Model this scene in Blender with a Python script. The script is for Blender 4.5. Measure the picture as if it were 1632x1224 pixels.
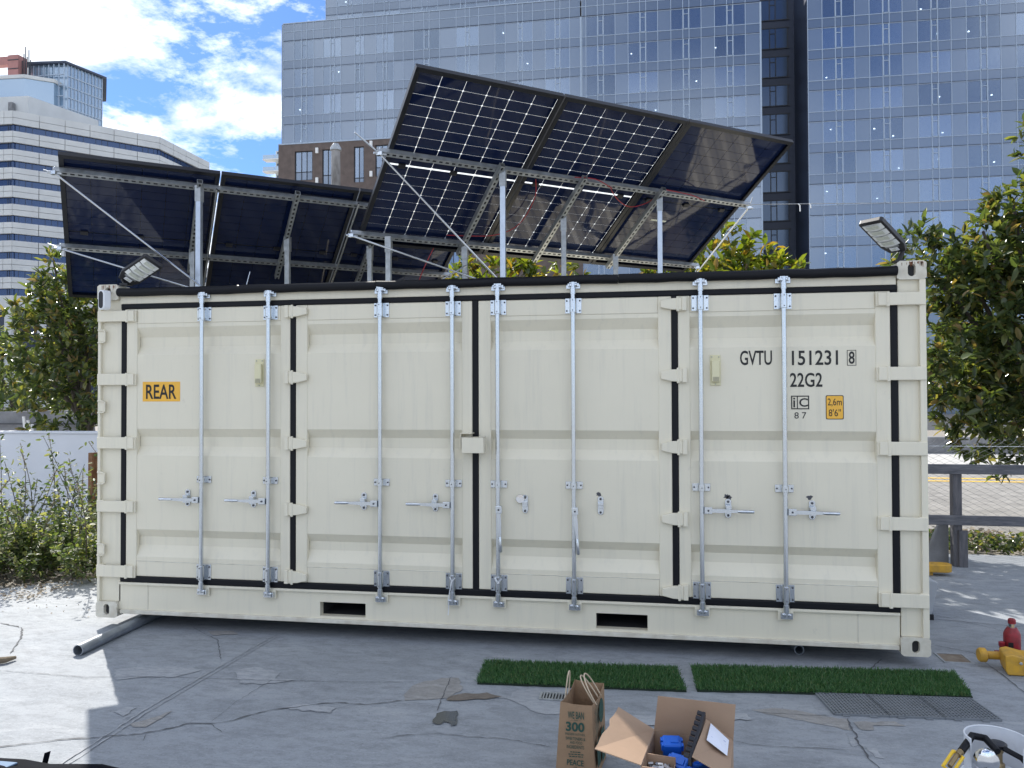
import bpy, bmesh, math, random
import numpy as np
from mathutils import Matrix, Vector

# ------------------------------------------------------------------ camera, sky, sun, exposure
scene = bpy.context.scene
for o in list(bpy.data.objects):
    bpy.data.objects.remove(o)
COL = scene.collection

CAM = (4.1929, -5.4187, 1.7090)
YAW, PITCH, ROLL = 0.163904, 0.015818, -0.003357
cam_data = bpy.data.cameras.new('camera')
cam_data.sensor_width = 36.0
cam_data.lens = 1226.0 / 1632.0 * 36.0
cam_data.clip_start = 0.05
cam_data.clip_end = 2000
cam = bpy.data.objects.new('camera', cam_data)
COL.objects.link(cam)
_f = Vector((-math.sin(YAW) * math.cos(PITCH), math.cos(YAW) * math.cos(PITCH), math.sin(PITCH)))
_r = Vector((math.cos(YAW), math.sin(YAW), 0))
_u = _r.cross(_f)
_r2 = _r * math.cos(ROLL) + _u * math.sin(ROLL)
_u2 = -_r * math.sin(ROLL) + _u * math.cos(ROLL)
_m = Matrix(((_r2.x, _u2.x, -_f.x), (_r2.y, _u2.y, -_f.y), (_r2.z, _u2.z, -_f.z))).to_4x4()
_m.translation = CAM
cam.matrix_world = _m
scene.camera = cam

SUN_DIR = Vector((-0.490, 0.557, 0.670)).normalized()     # towards the sun, behind the container on the left
SUN_EL = math.asin(SUN_DIR.z)
world = bpy.data.worlds.new('World')
scene.world = world
world.use_nodes = True
wn, wl = world.node_tree.nodes, world.node_tree.links
wn.clear()
w_out = wn.new('ShaderNodeOutputWorld')
w_bg = wn.new('ShaderNodeBackground')
w_bg.inputs['Strength'].default_value = 0.11
sky = wn.new('ShaderNodeTexSky')
sky.sky_type = 'NISHITA'
sky.sun_disc = False
sky.sun_elevation = SUN_EL
sky.sun_rotation = math.atan2(SUN_DIR.x, SUN_DIR.y)
sky.altitude = 50
sky.air_density = 1.0
sky.dust_density = 0.2
tc = wn.new('ShaderNodeTexCoord')
sep = wn.new('ShaderNodeSeparateXYZ')
wl.new(tc.outputs['Generated'], sep.inputs[0])
def wmath(op, a, b=None, c=None):
    n = wn.new('ShaderNodeMath'); n.operation = op
    for i, v in enumerate((a, b, c)):
        if v is None: continue
        if isinstance(v, (int, float)): n.inputs[i].default_value = v
        else: wl.new(v, n.inputs[i])
    return n.outputs[0]
zc = wmath('ADD', wmath('MAXIMUM', sep.outputs['Z'], 0.0), 0.18)
comb = wn.new('ShaderNodeCombineXYZ')
wl.new(wmath('DIVIDE', sep.outputs['X'], zc), comb.inputs[0])
wl.new(wmath('DIVIDE', sep.outputs['Y'], zc), comb.inputs[1])
comb.inputs[2].default_value = 63.8
def wnoise(scale, detail, rough, dist=0.0):
    n = wn.new('ShaderNodeTexNoise')
    n.inputs['Scale'].default_value = scale
    n.inputs['Detail'].default_value = detail
    n.inputs['Roughness'].default_value = rough
    n.inputs['Distortion'].default_value = dist
    wl.new(comb.outputs[0], n.inputs['Vector'])
    return n.outputs['Fac']
def wramp(fac, stops):
    n = wn.new('ShaderNodeValToRGB')
    el = n.color_ramp.elements
    for i, (p, c) in enumerate(stops):
        e = el[i] if i < 2 else el.new(p)
        e.position = p; e.color = (c[0], c[1], c[2], 1)
    wl.new(fac, n.inputs[0])
    return n.outputs[0]
cl = wnoise(2.3, 10.0, 0.66, 0.15)
mask = wramp(cl, [(0.43, (0, 0, 0)), (0.55, (1, 1, 1))])
shade = wramp(wnoise(3.1, 5.0, 0.6), [(0.36, (4.2, 4.9, 6.0)), (0.58, (9.5, 9.8, 10.2))])
mixc = wn.new('ShaderNodeMix'); mixc.data_type = 'RGBA'
deep = wn.new('ShaderNodeMix'); deep.data_type = 'RGBA'; deep.blend_type = 'MULTIPLY'; deep.inputs[0].default_value = 1.0
wl.new(sky.outputs[0], deep.inputs[6]); deep.inputs[7].default_value = (0.34, 0.50, 0.76, 1)      # tints the sky to a darker, deeper blue
wl.new(mask, mixc.inputs[0]); wl.new(deep.outputs[2], mixc.inputs[6]); wl.new(shade, mixc.inputs[7])
wl.new(mixc.outputs[2], w_bg.inputs['Color'])
wl.new(w_bg.outputs[0], w_out.inputs[0])

sun_data = bpy.data.lights.new('sun', 'SUN')
sun_data.energy = 3.8
sun_data.angle = math.radians(0.53)
sun_data.color = (1.0, 0.955, 0.88)
sun = bpy.data.objects.new('sun', sun_data)
COL.objects.link(sun)
sun.rotation_euler = SUN_DIR.to_track_quat('Z', 'Y').to_euler()
sun.location = (-8, 9, 20)

vs = scene.view_settings
vs.view_transform = 'Standard'
vs.look = 'None'
vs.gamma = 1.0
vs.use_curve_mapping = False
vs.exposure = 0.93

# ------------------------------------------------------------------ helpers
rnd = random.Random(7)
RNG = np.random.default_rng(11)
GZ = -0.08            # top of the concrete yard

def material(name, color, rough=0.6, metal=0.0, spec=0.5, vary=0.0, vscale=4.0, color2=None, bump=0.0, bscale=60.0,
             detail=5.0, dark=None, stretch=None, translucent=None, island=False, coat=0.0):
    m = bpy.data.materials.new(name)
    m.use_nodes = True
    nt = m.node_tree; n = nt.nodes; l = nt.links
    b = n['Principled BSDF']
    b.inputs['Base Color'].default_value = (*color, 1)
    b.inputs['Roughness'].default_value = rough
    b.inputs['Metallic'].default_value = metal
    b.inputs['Specular IOR Level'].default_value = spec
    b.inputs['Coat Weight'].default_value = coat
    t = n.new('ShaderNodeTexCoord')
    vec = t.outputs['Object']
    if stretch:
        mp = n.new('ShaderNodeMapping'); mp.inputs['Scale'].default_value = stretch
        l.new(vec, mp.inputs['Vector']); vec = mp.outputs[0]
    if vary or color2:
        ns = n.new('ShaderNodeTexNoise'); ns.inputs['Scale'].default_value = vscale
        ns.inputs['Detail'].default_value = detail; ns.inputs['Roughness'].default_value = 0.6
        l.new(vec, ns.inputs['Vector'])
        r = n.new('ShaderNodeValToRGB')
        c2 = color2 or tuple(min(1, c * (1 + vary)) for c in color)
        c1 = color if color2 else tuple(c * (1 - vary) for c in color)
        r.color_ramp.elements[0].position = 0.35; r.color_ramp.elements[0].color = (*c1, 1)
        r.color_ramp.elements[1].position = 0.68; r.color_ramp.elements[1].color = (*c2, 1)
        l.new(ns.outputs['Fac'], r.inputs[0])
        l.new(r.outputs[0], b.inputs['Base Color'])
        rr = n.new('ShaderNodeMapRange')
        rr.inputs[3].default_value = max(0.0, rough - 0.08); rr.inputs[4].default_value = min(1, rough + 0.1)
        l.new(ns.outputs['Fac'], rr.inputs[0]); l.new(rr.outputs[0], b.inputs['Roughness'])
    if bump:
        nb = n.new('ShaderNodeTexNoise'); nb.inputs['Scale'].default_value = bscale; nb.inputs['Detail'].default_value = 4
        l.new(vec, nb.inputs['Vector'])
        bp = n.new('ShaderNodeBump'); bp.inputs['Strength'].default_value = bump; bp.inputs['Distance'].default_value = 0.01
        l.new(nb.outputs['Fac'], bp.inputs['Height']); l.new(bp.outputs[0], b.inputs['Normal'])
    return m

def leaf_material(name, stops, trans=0.35, rough=0.32, tint=(1.5, 1.6, 0.5)):
    m = bpy.data.materials.new(name); m.use_nodes = True
    nt = m.node_tree; n = nt.nodes; l = nt.links
    b = n['Principled BSDF']; out = n['Material Output']
    g = n.new('ShaderNodeNewGeometry'); r = n.new('ShaderNodeValToRGB')
    el = r.color_ramp.elements
    for i, (p, c) in enumerate(stops):
        e = el[i] if i < 2 else el.new(p)
        e.position = p; e.color = (*c, 1)
    l.new(g.outputs['Random Per Island'], r.inputs[0])
    l.new(r.outputs[0], b.inputs['Base Color'])
    b.inputs['Roughness'].default_value = rough
    tr = n.new('ShaderNodeBsdfTranslucent')
    mul = n.new('ShaderNodeMix'); mul.data_type = 'RGBA'; mul.blend_type = 'MULTIPLY'; mul.inputs[0].default_value = 1
    l.new(r.outputs[0], mul.inputs[6]); mul.inputs[7].default_value = (*tint, 1)
    l.new(mul.outputs[2], tr.inputs[0])
    mx = n.new('ShaderNodeMixShader'); mx.inputs[0].default_value = trans
    l.new(b.outputs[0], mx.inputs[1]); l.new(tr.outputs[0], mx.inputs[2]); l.new(mx.outputs[0], out.inputs[0])
    return m

def glass_facade(name, tint, gloss, trans_tint=None, body=(0.05, 0.08, 0.12), rough=0.16, spread=.18):
    """coated facade glass: part mirror, part see-through (or an opaque coloured body)"""
    m = bpy.data.materials.new(name); m.use_nodes = True
    nt = m.node_tree; n = nt.nodes; l = nt.links; out = n['Material Output']
    gl = n.new('ShaderNodeBsdfGlossy'); gl.inputs['Color'].default_value = (*tint, 1); gl.inputs['Roughness'].default_value = rough
    tcn = n.new('ShaderNodeTexCoord'); ns = n.new('ShaderNodeTexNoise'); ns.inputs['Scale'].default_value = 0.55; ns.inputs['Detail'].default_value = 2
    l.new(tcn.outputs['Object'], ns.inputs['Vector'])
    bp = n.new('ShaderNodeBump'); bp.inputs['Strength'].default_value = 0.10; bp.inputs['Distance'].default_value = 0.05
    l.new(ns.outputs['Fac'], bp.inputs['Height']); l.new(bp.outputs[0], gl.inputs['Normal'])
    if trans_tint:
        o2 = n.new('ShaderNodeBsdfTransparent'); o2.inputs[0].default_value = (*trans_tint, 1)
    else:
        o2 = n.new('ShaderNodeBsdfDiffuse'); o2.inputs[0].default_value = (*body, 1)
    mx = n.new('ShaderNodeMixShader')
    oi = n.new('ShaderNodeObjectInfo'); mr = n.new('ShaderNodeMapRange')
    mr.inputs[3].default_value = gloss * (1 - spread); mr.inputs[4].default_value = min(1.0, gloss * (1 + spread))
    idx = n.new('ShaderNodeMath'); idx.operation = 'DIVIDE'; idx.inputs[1].default_value = 100.0; l.new(oi.outputs['Object Index'], idx.inputs[0]); l.new(idx.outputs[0], mr.inputs[0]); l.new(mr.outputs[0], mx.inputs[0])
    l.new(o2.outputs[0], mx.inputs[1]); l.new(gl.outputs[0], mx.inputs[2]); l.new(mx.outputs[0], out.inputs[0])
    return m

def emission_material(name, color, strength):
    m = bpy.data.materials.new(name); m.use_nodes = True
    b = m.node_tree.nodes['Principled BSDF']
    b.inputs['Base Color'].default_value = (*color, 1)
    b.inputs['Emission Color'].default_value = (*color, 1)
    b.inputs['Emission Strength'].default_value = strength
    return m

V = lambda *a: Vector(a)

class MB:
    def __init__(s): s.v = []; s.f = []
    def add(s, verts, faces):
        k = len(s.v); s.v.extend(tuple(p) for p in verts); s.f.extend(tuple(i + k for i in f) for f in faces); return s
    def box(s, x0, x1, y0, y1, z0, z1):
        return s.add([(x0, y0, z0), (x1, y0, z0), (x1, y1, z0), (x0, y1, z0), (x0, y0, z1), (x1, y0, z1), (x1, y1, z1), (x0, y1, z1)],
                     [(0, 3, 2, 1), (4, 5, 6, 7), (0, 1, 5, 4), (1, 2, 6, 5), (2, 3, 7, 6), (3, 0, 4, 7)])
    def obox(s, c, a, b, d):
        """box centred at c with half axes a, b, d"""
        c, a, b, d = Vector(c), Vector(a), Vector(b), Vector(d)
        return s.add([c - a - b - d, c + a - b - d, c + a + b - d, c - a + b - d, c - a - b + d, c + a - b + d, c + a + b + d, c - a + b + d],
                     [(0, 3, 2, 1), (4, 5, 6, 7), (0, 1, 5, 4), (1, 2, 6, 5), (2, 3, 7, 6), (3, 0, 4, 7)])
    def tube(s, pts, rad, n=8, caps=True):
        pts = [Vector(p) for p in pts]
        rads = rad if isinstance(rad, (list, tuple)) else [rad] * len(pts)
        rings = []; up = None
        for i, p in enumerate(pts):
            d = (pts[min(i + 1, len(pts) - 1)] - pts[max(i - 1, 0)])
            d = d.normalized() if d.length > 1e-9 else Vector((0, 0, 1))
            if up is None:
                up = Vector((0, 0, 1)) if abs(d.z) < 0.9 else Vector((1, 0, 0))
            a = d.cross(up)
            if a.length < 1e-6: a = d.cross(Vector((0.3, 1, 0.2)))
            a.normalize(); b = a.cross(d); up = b
            rings.append([p + (a * math.cos(2 * math.pi * j / n) + b * math.sin(2 * math.pi * j / n)) * rads[i] for j in range(n)])
        vs_ = [q for r in rings for q in r]; fs = []
        for i in range(len(rings) - 1):
            for j in range(n):
                fs.append((i * n + j, i * n + (j + 1) % n, (i + 1) * n + (j + 1) % n, (i + 1) * n + j))
        if caps:
            fs.append(tuple(range(n))[::-1]); fs.append(tuple((len(rings) - 1) * n + j for j in range(n)))
        return s.add(vs_, fs)
    def prism(s, poly, fn0, fn1):
        """polygon of 2-D points mapped by two functions to the two end faces"""
        n = len(poly)
        return s.add([fn0(*p) for p in poly] + [fn1(*p) for p in poly],
                     [tuple(range(n))[::-1], tuple(range(n, 2 * n))] + [(i, (i + 1) % n, n + (i + 1) % n, n + i) for i in range(n)])
    def lathe(s, c, prof, n=20, axis='z'):
        c = Vector(c); vs_ = []; fs = []
        for (r, h) in prof:
            for j in range(n):
                a = 2 * math.pi * j / n
                if axis == 'z': vs_.append(c + Vector((r * math.cos(a), r * math.sin(a), h)))
                elif axis == 'y': vs_.append(c + Vector((r * math.cos(a), h, r * math.sin(a))))
                else: vs_.append(c + Vector((h, r * math.cos(a), r * math.sin(a))))
        for i in range(len(prof) - 1):
            for j in range(n): fs.append((i * n + j, i * n + (j + 1) % n, (i + 1) * n + (j + 1) % n, (i + 1) * n + j))
        fs.append(tuple(range(n))[::-1]); fs.append(tuple((len(prof) - 1) * n + j for j in range(n)))
        return s.add(vs_, fs)
    def mesh(s, name):
        me = bpy.data.meshes.new(name); me.from_pydata(s.v, [], s.f); me.update(); return me
    def build(s, name, mat, parent=None, smooth=False, bevel=0.0, seg=2):
        return link(name, s.mesh(name), mat, parent, smooth, bevel, seg)

def place(o, parent=None):
    COL.objects.link(o)
    if parent is not None:
        o.parent = parent
        o.matrix_parent_inverse = WORLD.get(parent.name, Matrix.Identity(4)).inverted()
    return o
WORLD = {}
def link(name, me, mat, parent=None, smooth=False, bevel=0.0, seg=2, loc=None):
    o = bpy.data.objects.new(name, me)
    if mat is not None and not me.materials: me.materials.append(mat)
    if smooth:
        me.polygons.foreach_set('use_smooth', [True] * len(me.polygons))
        if smooth != 'all':
            try: me.set_sharp_from_angle(angle=math.radians(38))
            except Exception: pass
    if loc is not None:
        o.location = loc
    place(o, parent)
    if loc is not None: WORLD[o.name] = Matrix.Translation(loc)
    if bevel:
        b = o.modifiers.new('bevel', 'BEVEL'); b.width = bevel; b.segments = seg; b.limit_method = 'ANGLE'; b.angle_limit = math.radians(40)
    return o
def thing(name, label, cat, loc=(0, 0, 0), group=None):
    o = bpy.data.objects.new(name, None); o.empty_display_size = 0.2
    o.location = loc; COL.objects.link(o); WORLD[o.name] = Matrix.Translation(loc)
    return tag(o, label, cat, group)
def tag(o, label, cat, group=None, kind=None):
    if label: o['label'] = label
    if cat: o['category'] = cat
    if group: o['group'] = group
    if kind: o['kind'] = kind
    return o
def structure(name, mb, mat, label=None, **k):
    o = mb.build(name, mat, **k) if isinstance(mb, MB) else link(name, mb, mat, **k)
    o['kind'] = 'structure'
    if label: o['label'] = label
    return o
def stuff(o):
    o['kind'] = 'stuff'; return o
def text_mesh(body, height, width=None, bold=0.0, spacing=1.0):
    """lettering as a flat mesh in its own x (right) / y (up) plane, cap height = height"""
    cu = bpy.data.curves.new('lettering', 'FONT'); cu.body = body; cu.size = 1.0
    cu.offset = bold; cu.space_character = spacing; cu.align_x = 'LEFT'; cu.resolution_u = 4
    ob = bpy.data.objects.new('lettering', cu); COL.objects.link(ob)
    dg = bpy.context.evaluated_depsgraph_get()
    me = bpy.data.meshes.new_from_object(ob.evaluated_get(dg))
    bpy.data.objects.remove(ob); bpy.data.curves.remove(cu)
    co = np.empty(len(me.vertices) * 3); me.vertices.foreach_get('co', co); co = co.reshape(-1, 3)
    lo, hi = co.min(0), co.max(0)
    sy = height / (hi[1] - lo[1]); sx = (width / (hi[0] - lo[0])) if width else sy
    return me, co, lo, sx, sy
def lettering(name, body, mat, parent, origin, right, up, height, width=None, bold=0.0, spacing=1.0):
    me, co, lo, sx, sy = text_mesh(body, height, width, bold, spacing)
    R_, U_, O_ = np.array(right), np.array(up), np.array(origin)
    w = O_ + ((co[:, 0] - lo[0]) * sx)[:, None] * R_ + ((co[:, 1] - lo[1]) * sy)[:, None] * U_
    me.vertices.foreach_set('co', w.ravel()); me.update()
    me.materials.clear()
    return link(name, me, mat, parent)

# ------------------------------------------------------------------ materials
M = {}
def cream_material(name, base):
    m = bpy.data.materials.new(name); m.use_nodes = True
    nt = m.node_tree; n = nt.nodes; l = nt.links; b = n['Principled BSDF']; t = n.new('ShaderNodeTexCoord')
    def noise(sc, det, ro, st=None):
        x = n.new('ShaderNodeTexNoise'); x.inputs['Scale'].default_value = sc; x.inputs['Detail'].default_value = det; x.inputs['Roughness'].default_value = ro
        v = t.outputs['Object']
        if st:
            mp = n.new('ShaderNodeMapping'); mp.inputs['Scale'].default_value = st; l.new(v, mp.inputs[0]); v = mp.outputs[0]
        l.new(v, x.inputs['Vector']); return x.outputs['Fac']
    def ramp(f, a, c, hi):
        r = n.new('ShaderNodeMapRange'); r.inputs[1].default_value = a; r.inputs[2].default_value = c; r.inputs[4].default_value = hi; l.new(f, r.inputs[0]); return r.outputs[0]
    def mix(f, a, c):
        x = n.new('ShaderNodeMix'); x.data_type = 'RGBA'; l.new(f, x.inputs[0])
        for k, q in ((6, a), (7, c)):
            if isinstance(q, tuple): x.inputs[k].default_value = (*q, 1)
            else: l.new(q, x.inputs[k])
        return x.outputs[2]
    c1 = mix(ramp(noise(1.3, 4, .6), .35, .7, 1), base, tuple(q * .95 for q in base))
    c2 = mix(ramp(noise(3.0, 6, .65, (7, 7, .45)), .52, .80, .45), c1, (.56, .53, .44))      # rain streaks
    c3 = mix(ramp(noise(16, 5, .7, (1, 1, .6)), .66, .82, .5), c2, (.50, .46, .38))           # scuffs
    l.new(c3, b.inputs['Base Color'])
    rr = n.new('ShaderNodeMapRange'); rr.inputs[3].default_value = .30; rr.inputs[4].default_value = .55; l.new(noise(4, 4, .6), rr.inputs[0]); l.new(rr.outputs[0], b.inputs['Roughness'])
    bp = n.new('ShaderNodeBump'); bp.inputs['Strength'].default_value = .30; bp.inputs['Distance'].default_value = .014
    l.new(noise(3.2, 3, .5), bp.inputs['Height']); l.new(bp.outputs[0], b.inputs['Normal'])
    return m
M['cream'] = cream_material('cream_paint', (0.765, 0.708, 0.560))
M['cream_worn'] = material('cream_paint_worn', (0.70, 0.665, 0.56), 0.5, color2=(0.56, 0.51, 0.41), vscale=11, bump=0.1, bscale=60)
M['rust'] = material('rust', (0.20, 0.075, 0.03), 0.9, vary=0.4, vscale=30)
M['rubber'] = material('black_rubber', (0.006, 0.0065, 0.009), 0.5, spec=0.22, bump=0.05, bscale=20)
M['black'] = material('black_plastic', (0.012, 0.012, 0.016), 0.4)
M['inside'] = material('dark_interior', (0.03, 0.03, 0.032), 0.8)
M['galv'] = material('galvanised_steel', (0.62, 0.65, 0.68), 0.25, metal=1.0)
M['galv_dull'] = material('dull_galvanised_steel', (0.42, 0.44, 0.45), 0.48, metal=0.75, vary=0.2, vscale=18)
M['bolt'] = material('dark_bolt_steel', (0.10, 0.10, 0.11), 0.5, metal=0.8)
M['ink'] = material('black_ink', (0.012, 0.012, 0.012), 0.55)
M['orange'] = material('orange_sticker', (0.86, 0.46, 0.05), 0.45, vary=0.03)
M['vent'] = material('aged_cream_plastic', (0.70, 0.65, 0.42), 0.5, vary=0.04)
M['vent_dark'] = material('vent_mesh', (0.32, 0.30, 0.22), 0.7)
M['chrome'] = material('polished_steel', (0.75, 0.75, 0.76), 0.12, metal=1.0)
M['white'] = material('white_plastic', (0.78, 0.79, 0.80), 0.35)
M['lens'] = material('lamp_lens', (0.86, 0.87, 0.84), 0.25, coat=0.4, bump=0.25, bscale=220)
M['led'] = material('led_board', (0.62, 0.64, 0.54), 0.5, vary=0.1, vscale=80)
M['cell'] = material('solar_cell_glass', (0.008, 0.015, 0.050), 0.05, spec=0.4)
M['panel_black'] = material('panel_black_glass', (0.004, 0.009, 0.028), 0.06, spec=0.4)
M['alu_black'] = material('black_anodised_frame', (0.012, 0.013, 0.017), 0.35, metal=0.2)
M['wire_red'] = material('red_cable', (0.35, 0.02, 0.03), 0.5)

def concrete_material(name, base, light, dark, scale=1.0):
    m = bpy.data.materials.new(name); m.use_nodes = True
    nt = m.node_tree; n = nt.nodes; l = nt.links; b = n['Principled BSDF']
    t = n.new('ShaderNodeTexCoord')
    def noise(sc, det, ro, st=None):
        x = n.new('ShaderNodeTexNoise'); x.inputs['Scale'].default_value = sc * scale; x.inputs['Detail'].default_value = det; x.inputs['Roughness'].default_value = ro
        if st:
            mp = n.new('ShaderNodeMapping'); mp.inputs['Scale'].default_value = st; mp.inputs['Rotation'].default_value = (0, 0, 0.25)
            l.new(t.outputs['Object'], mp.inputs[0]); l.new(mp.outputs[0], x.inputs['Vector'])
        else: l.new(t.outputs['Object'], x.inputs['Vector'])
        return x.outputs['Fac']
    def ramp(f, a, c):
        r = n.new('ShaderNodeMapRange'); r.inputs[1].default_value = a; r.inputs[2].default_value = c; l.new(f, r.inputs[0]); return r.outputs[0]
    def mix(f, a, c):
        x = n.new('ShaderNodeMix'); x.data_type = 'RGBA'
        l.new(f, x.inputs[0])
        for i, q in ((6, a), (7, c)):
            if isinstance(q, tuple): x.inputs[i].default_value = (*q, 1)
            else: l.new(q, x.inputs[i])
        return x.outputs[2]
    c0 = mix(ramp(noise(0.9, 6, .6), .35, .7), base, tuple(q * 1.22 for q in base))
    c1 = mix(ramp(noise(6.5, 10, .78, (1, 2.2, 1)), .44, .66), c0, tuple(q * .74 for q in base))
    c2 = mix(ramp(noise(1.6, 10, .76, (1, 2.6, 1)), .54, .70), c1, light)
    c3 = mix(ramp(noise(2.7, 8, .7, (1, 1.8, 1)), .62, .78), c2, dark)
    c4 = mix(ramp(noise(85, 4, .7), .56, .74), c3, light)
    c5 = mix(ramp(noise(60, 4, .7), .57, .74), c4, dark)
    l.new(c5, b.inputs['Base Color'])
    b.inputs['Specular IOR Level'].default_value = 0.25
    rr = n.new('ShaderNodeMapRange'); rr.inputs[3].default_value = 0.6; rr.inputs[4].default_value = 0.95
    l.new(noise(2.0, 5, .6), rr.inputs[0]); l.new(rr.outputs[0], b.inputs['Roughness'])
    bp = n.new('ShaderNodeBump'); bp.inputs['Strength'].default_value = 0.22; bp.inputs['Distance'].default_value = 0.006
    l.new(noise(38, 6, .65), bp.inputs['Height']); l.new(bp.outputs[0], b.inputs['Normal'])
    return m
M['concrete'] = concrete_material('worn_painted_concrete', (0.262, 0.280, 0.300), (0.355, 0.372, 0.390), (0.180, 0.191, 0.204))
M['patch_light'] = concrete_material('bare_concrete_patch', (0.310, 0.325, 0.342), (0.40, 0.41, 0.42), (0.25, 0.262, 0.275), 2.5)
M['patch_tan'] = concrete_material('tan_concrete_patch', (0.27, 0.263, 0.252), (0.38, 0.38, 0.38), (0.20, 0.195, 0.185), 2.5)
M['patch_brown'] = concrete_material('broken_concrete_brown', (0.17, 0.145, 0.12), (0.24, 0.22, 0.20), (0.10, 0.085, 0.07), 3)
M['wet'] = material('wet_concrete', (0.045, 0.052, 0.055), 0.16, vary=0.15, vscale=12)
M['crack'] = material('dark_crevice', (0.085, 0.088, 0.095), 0.9)  # one dark tone for cracks and grooves
M['asphalt'] = material('sunny_asphalt', (0.24, 0.23, 0.215), 0.9, vary=0.22, vscale=3, bump=0.4, bscale=80)
M['sidewalk'] = material('pale_sidewalk', (0.42, 0.41, 0.39), 0.85, vary=0.1, vscale=3)
M['soil'] = material('dusty_soil', (0.20, 0.18, 0.155), 0.95, color2=(0.30, 0.28, 0.25), vscale=5, bump=0.6, bscale=40)
M['yellow_line'] = material('yellow_road_paint', (0.62, 0.40, 0.06), 0.7, vary=0.15, vscale=6)
M['wall_grey'] = material('grey_concrete_wall', (0.22, 0.22, 0.225), 0.85, vary=0.25, vscale=2.5, bump=0.2, bscale=30)
M['wall_white'] = material('white_painted_wall', (0.66, 0.69, 0.74), 0.6, vary=0.03, vscale=2)

# ------------------------------------------------------------------ setting: ground, road, pavement
def sheet(poly, z):
    mb = MB(); mb.add([(x, y, z) for x, y in poly], [tuple(range(len(poly)))]); return mb
structure('ground', sheet([(-600, -300), (600, -300), (600, 900), (-600, 900)], -0.16), M['soil'], 'dusty ground reaching out to the horizon')
yard_poly = [(-9, -14), (16, -14), (16, 3.95), (-1.05, 3.95), (-1.05, 1.75), (-1.35, 1.28), (-1.75, 0.92), (-2.4, 0.60), (-3.4, 0.45), (-9, 0.30)]
yard_mb = MB(); yard_mb.prism(yard_poly, lambda x, y: (x, y, GZ - 0.10), lambda x, y: (x, y, GZ))
yard = structure('concrete_yard', yard_mb, M['concrete'], 'worn grey painted concrete yard with cracks and bare patches')
structure('road', sheet([(-70, 5.3), (80, 5.3), (80, 15.2), (-70, 15.2)], -0.130), M['asphalt'], 'asphalt road behind the fence')
pv = MB(); pv.box(-70, 80, 15.2, 19.0, -0.150, -0.02)
structure('pavement', pv, M['sidewalk'], 'pale pavement on the far side of the road')
for yy in (12.15, 12.75):
    structure('road_marking', sheet([(-60, yy), (70, yy), (70, yy + 0.22), (-60, yy + 0.22)], -0.125), M['yellow_line'], 'yellow centre line on the road', parent=bpy.data.objects['road']).pop('label')

def jag(pts, step=0.06, amp=0.012, closed=True, seed=1):
    r = random.Random(seed); out = []
    n = len(pts)
    for i in range(n if closed else n - 1):
        a, b = Vector(pts[i]), Vector(pts[(i + 1) % n]); d = b - a
        k = max(1, int(d.length / step)); nrm = Vector((-d.y, d.x)).normalized() if d.length > 0 else Vector((0, 0))
        for j in range(k):
            out.append(a + d * (j / k) + nrm * r.uniform(-amp, amp) * (1 if j else .5))
    if not closed: out.append(Vector(pts[-1]))
    return out
def patch(name, pts, mat, z, seed):
    p = jag(pts, 0.035, 0.012, True, seed)
    mb = sheet([(q.x, q.y) for q in p], z)
    o = mb.build(name, mat, yard); return o
def crack(pts, w, seed, z=GZ + 0.0045, name='crack', mat='crack'):
    p = jag(pts, 0.03, 0.006, False, seed); r = random.Random(seed); L_, R_ = [], []
    for i, q in enumerate(p):
        d = (p[min(i + 1, len(p) - 1)] - p[max(i - 1, 0)]).normalized(); nn = Vector((-d.y, d.x))
        e = w * r.uniform(0.35, 1.3) * (1 if 0 < i < len(p) - 1 else 0.2)
        L_.append(q + nn * e / 2); R_.append(q - nn * e / 2)
    n = len(p); mb = MB()
    mb.add([(q.x, q.y, z) for q in L_ + R_], [(i, i + 1, n + i + 1, n + i) for i in range(n - 1)])
    return mb.build(name, M[mat], yard)

PZ = GZ + 0.003
patch('bare_patch', [(2.805,-.993),(2.794,-.885),(2.8,-.802),(2.859,-.717),(2.945,-.652),(3.056,-.626),(3.12,-.842),(3.055,-.954),(2.975,-.997),(2.89,-1.017),(2.822,-1.036)], M['patch_tan'], PZ, 1)
patch('bare_patch', [(3.429,-.817),(3.521,-.739),(3.735,-.722),(3.845,-.83),(3.829,-1.071),(3.669,-1.103),(3.61,-1.085),(3.542,-1.011),(3.463,-.95),(3.403,-.914),(3.318,-.912),(3.338,-.886),(3.433,-.879)], M['patch_light'], PZ, 2)
patch('broken_patch', [(3.056,-.984),(3.088,-.918),(3.152,-.876),(3.276,-.849),(3.374,-.888),(3.321,-.927),(3.208,-.96),(3.155,-.991),(3.077,-.995)], M['patch_brown'], PZ + 0.003, 3)
patch('wet_stain', [(3.054,-1.274),(3.056,-1.186),(3.092,-1.145),(3.165,-1.134),(3.176,-1.181),(3.177,-1.221),(3.204,-1.322),(3.18,-1.338),(3.16,-1.303),(3.129,-1.289),(3.12,-1.322),(3.095,-1.333)], M['wet'], PZ + 0.003, 4)
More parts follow.
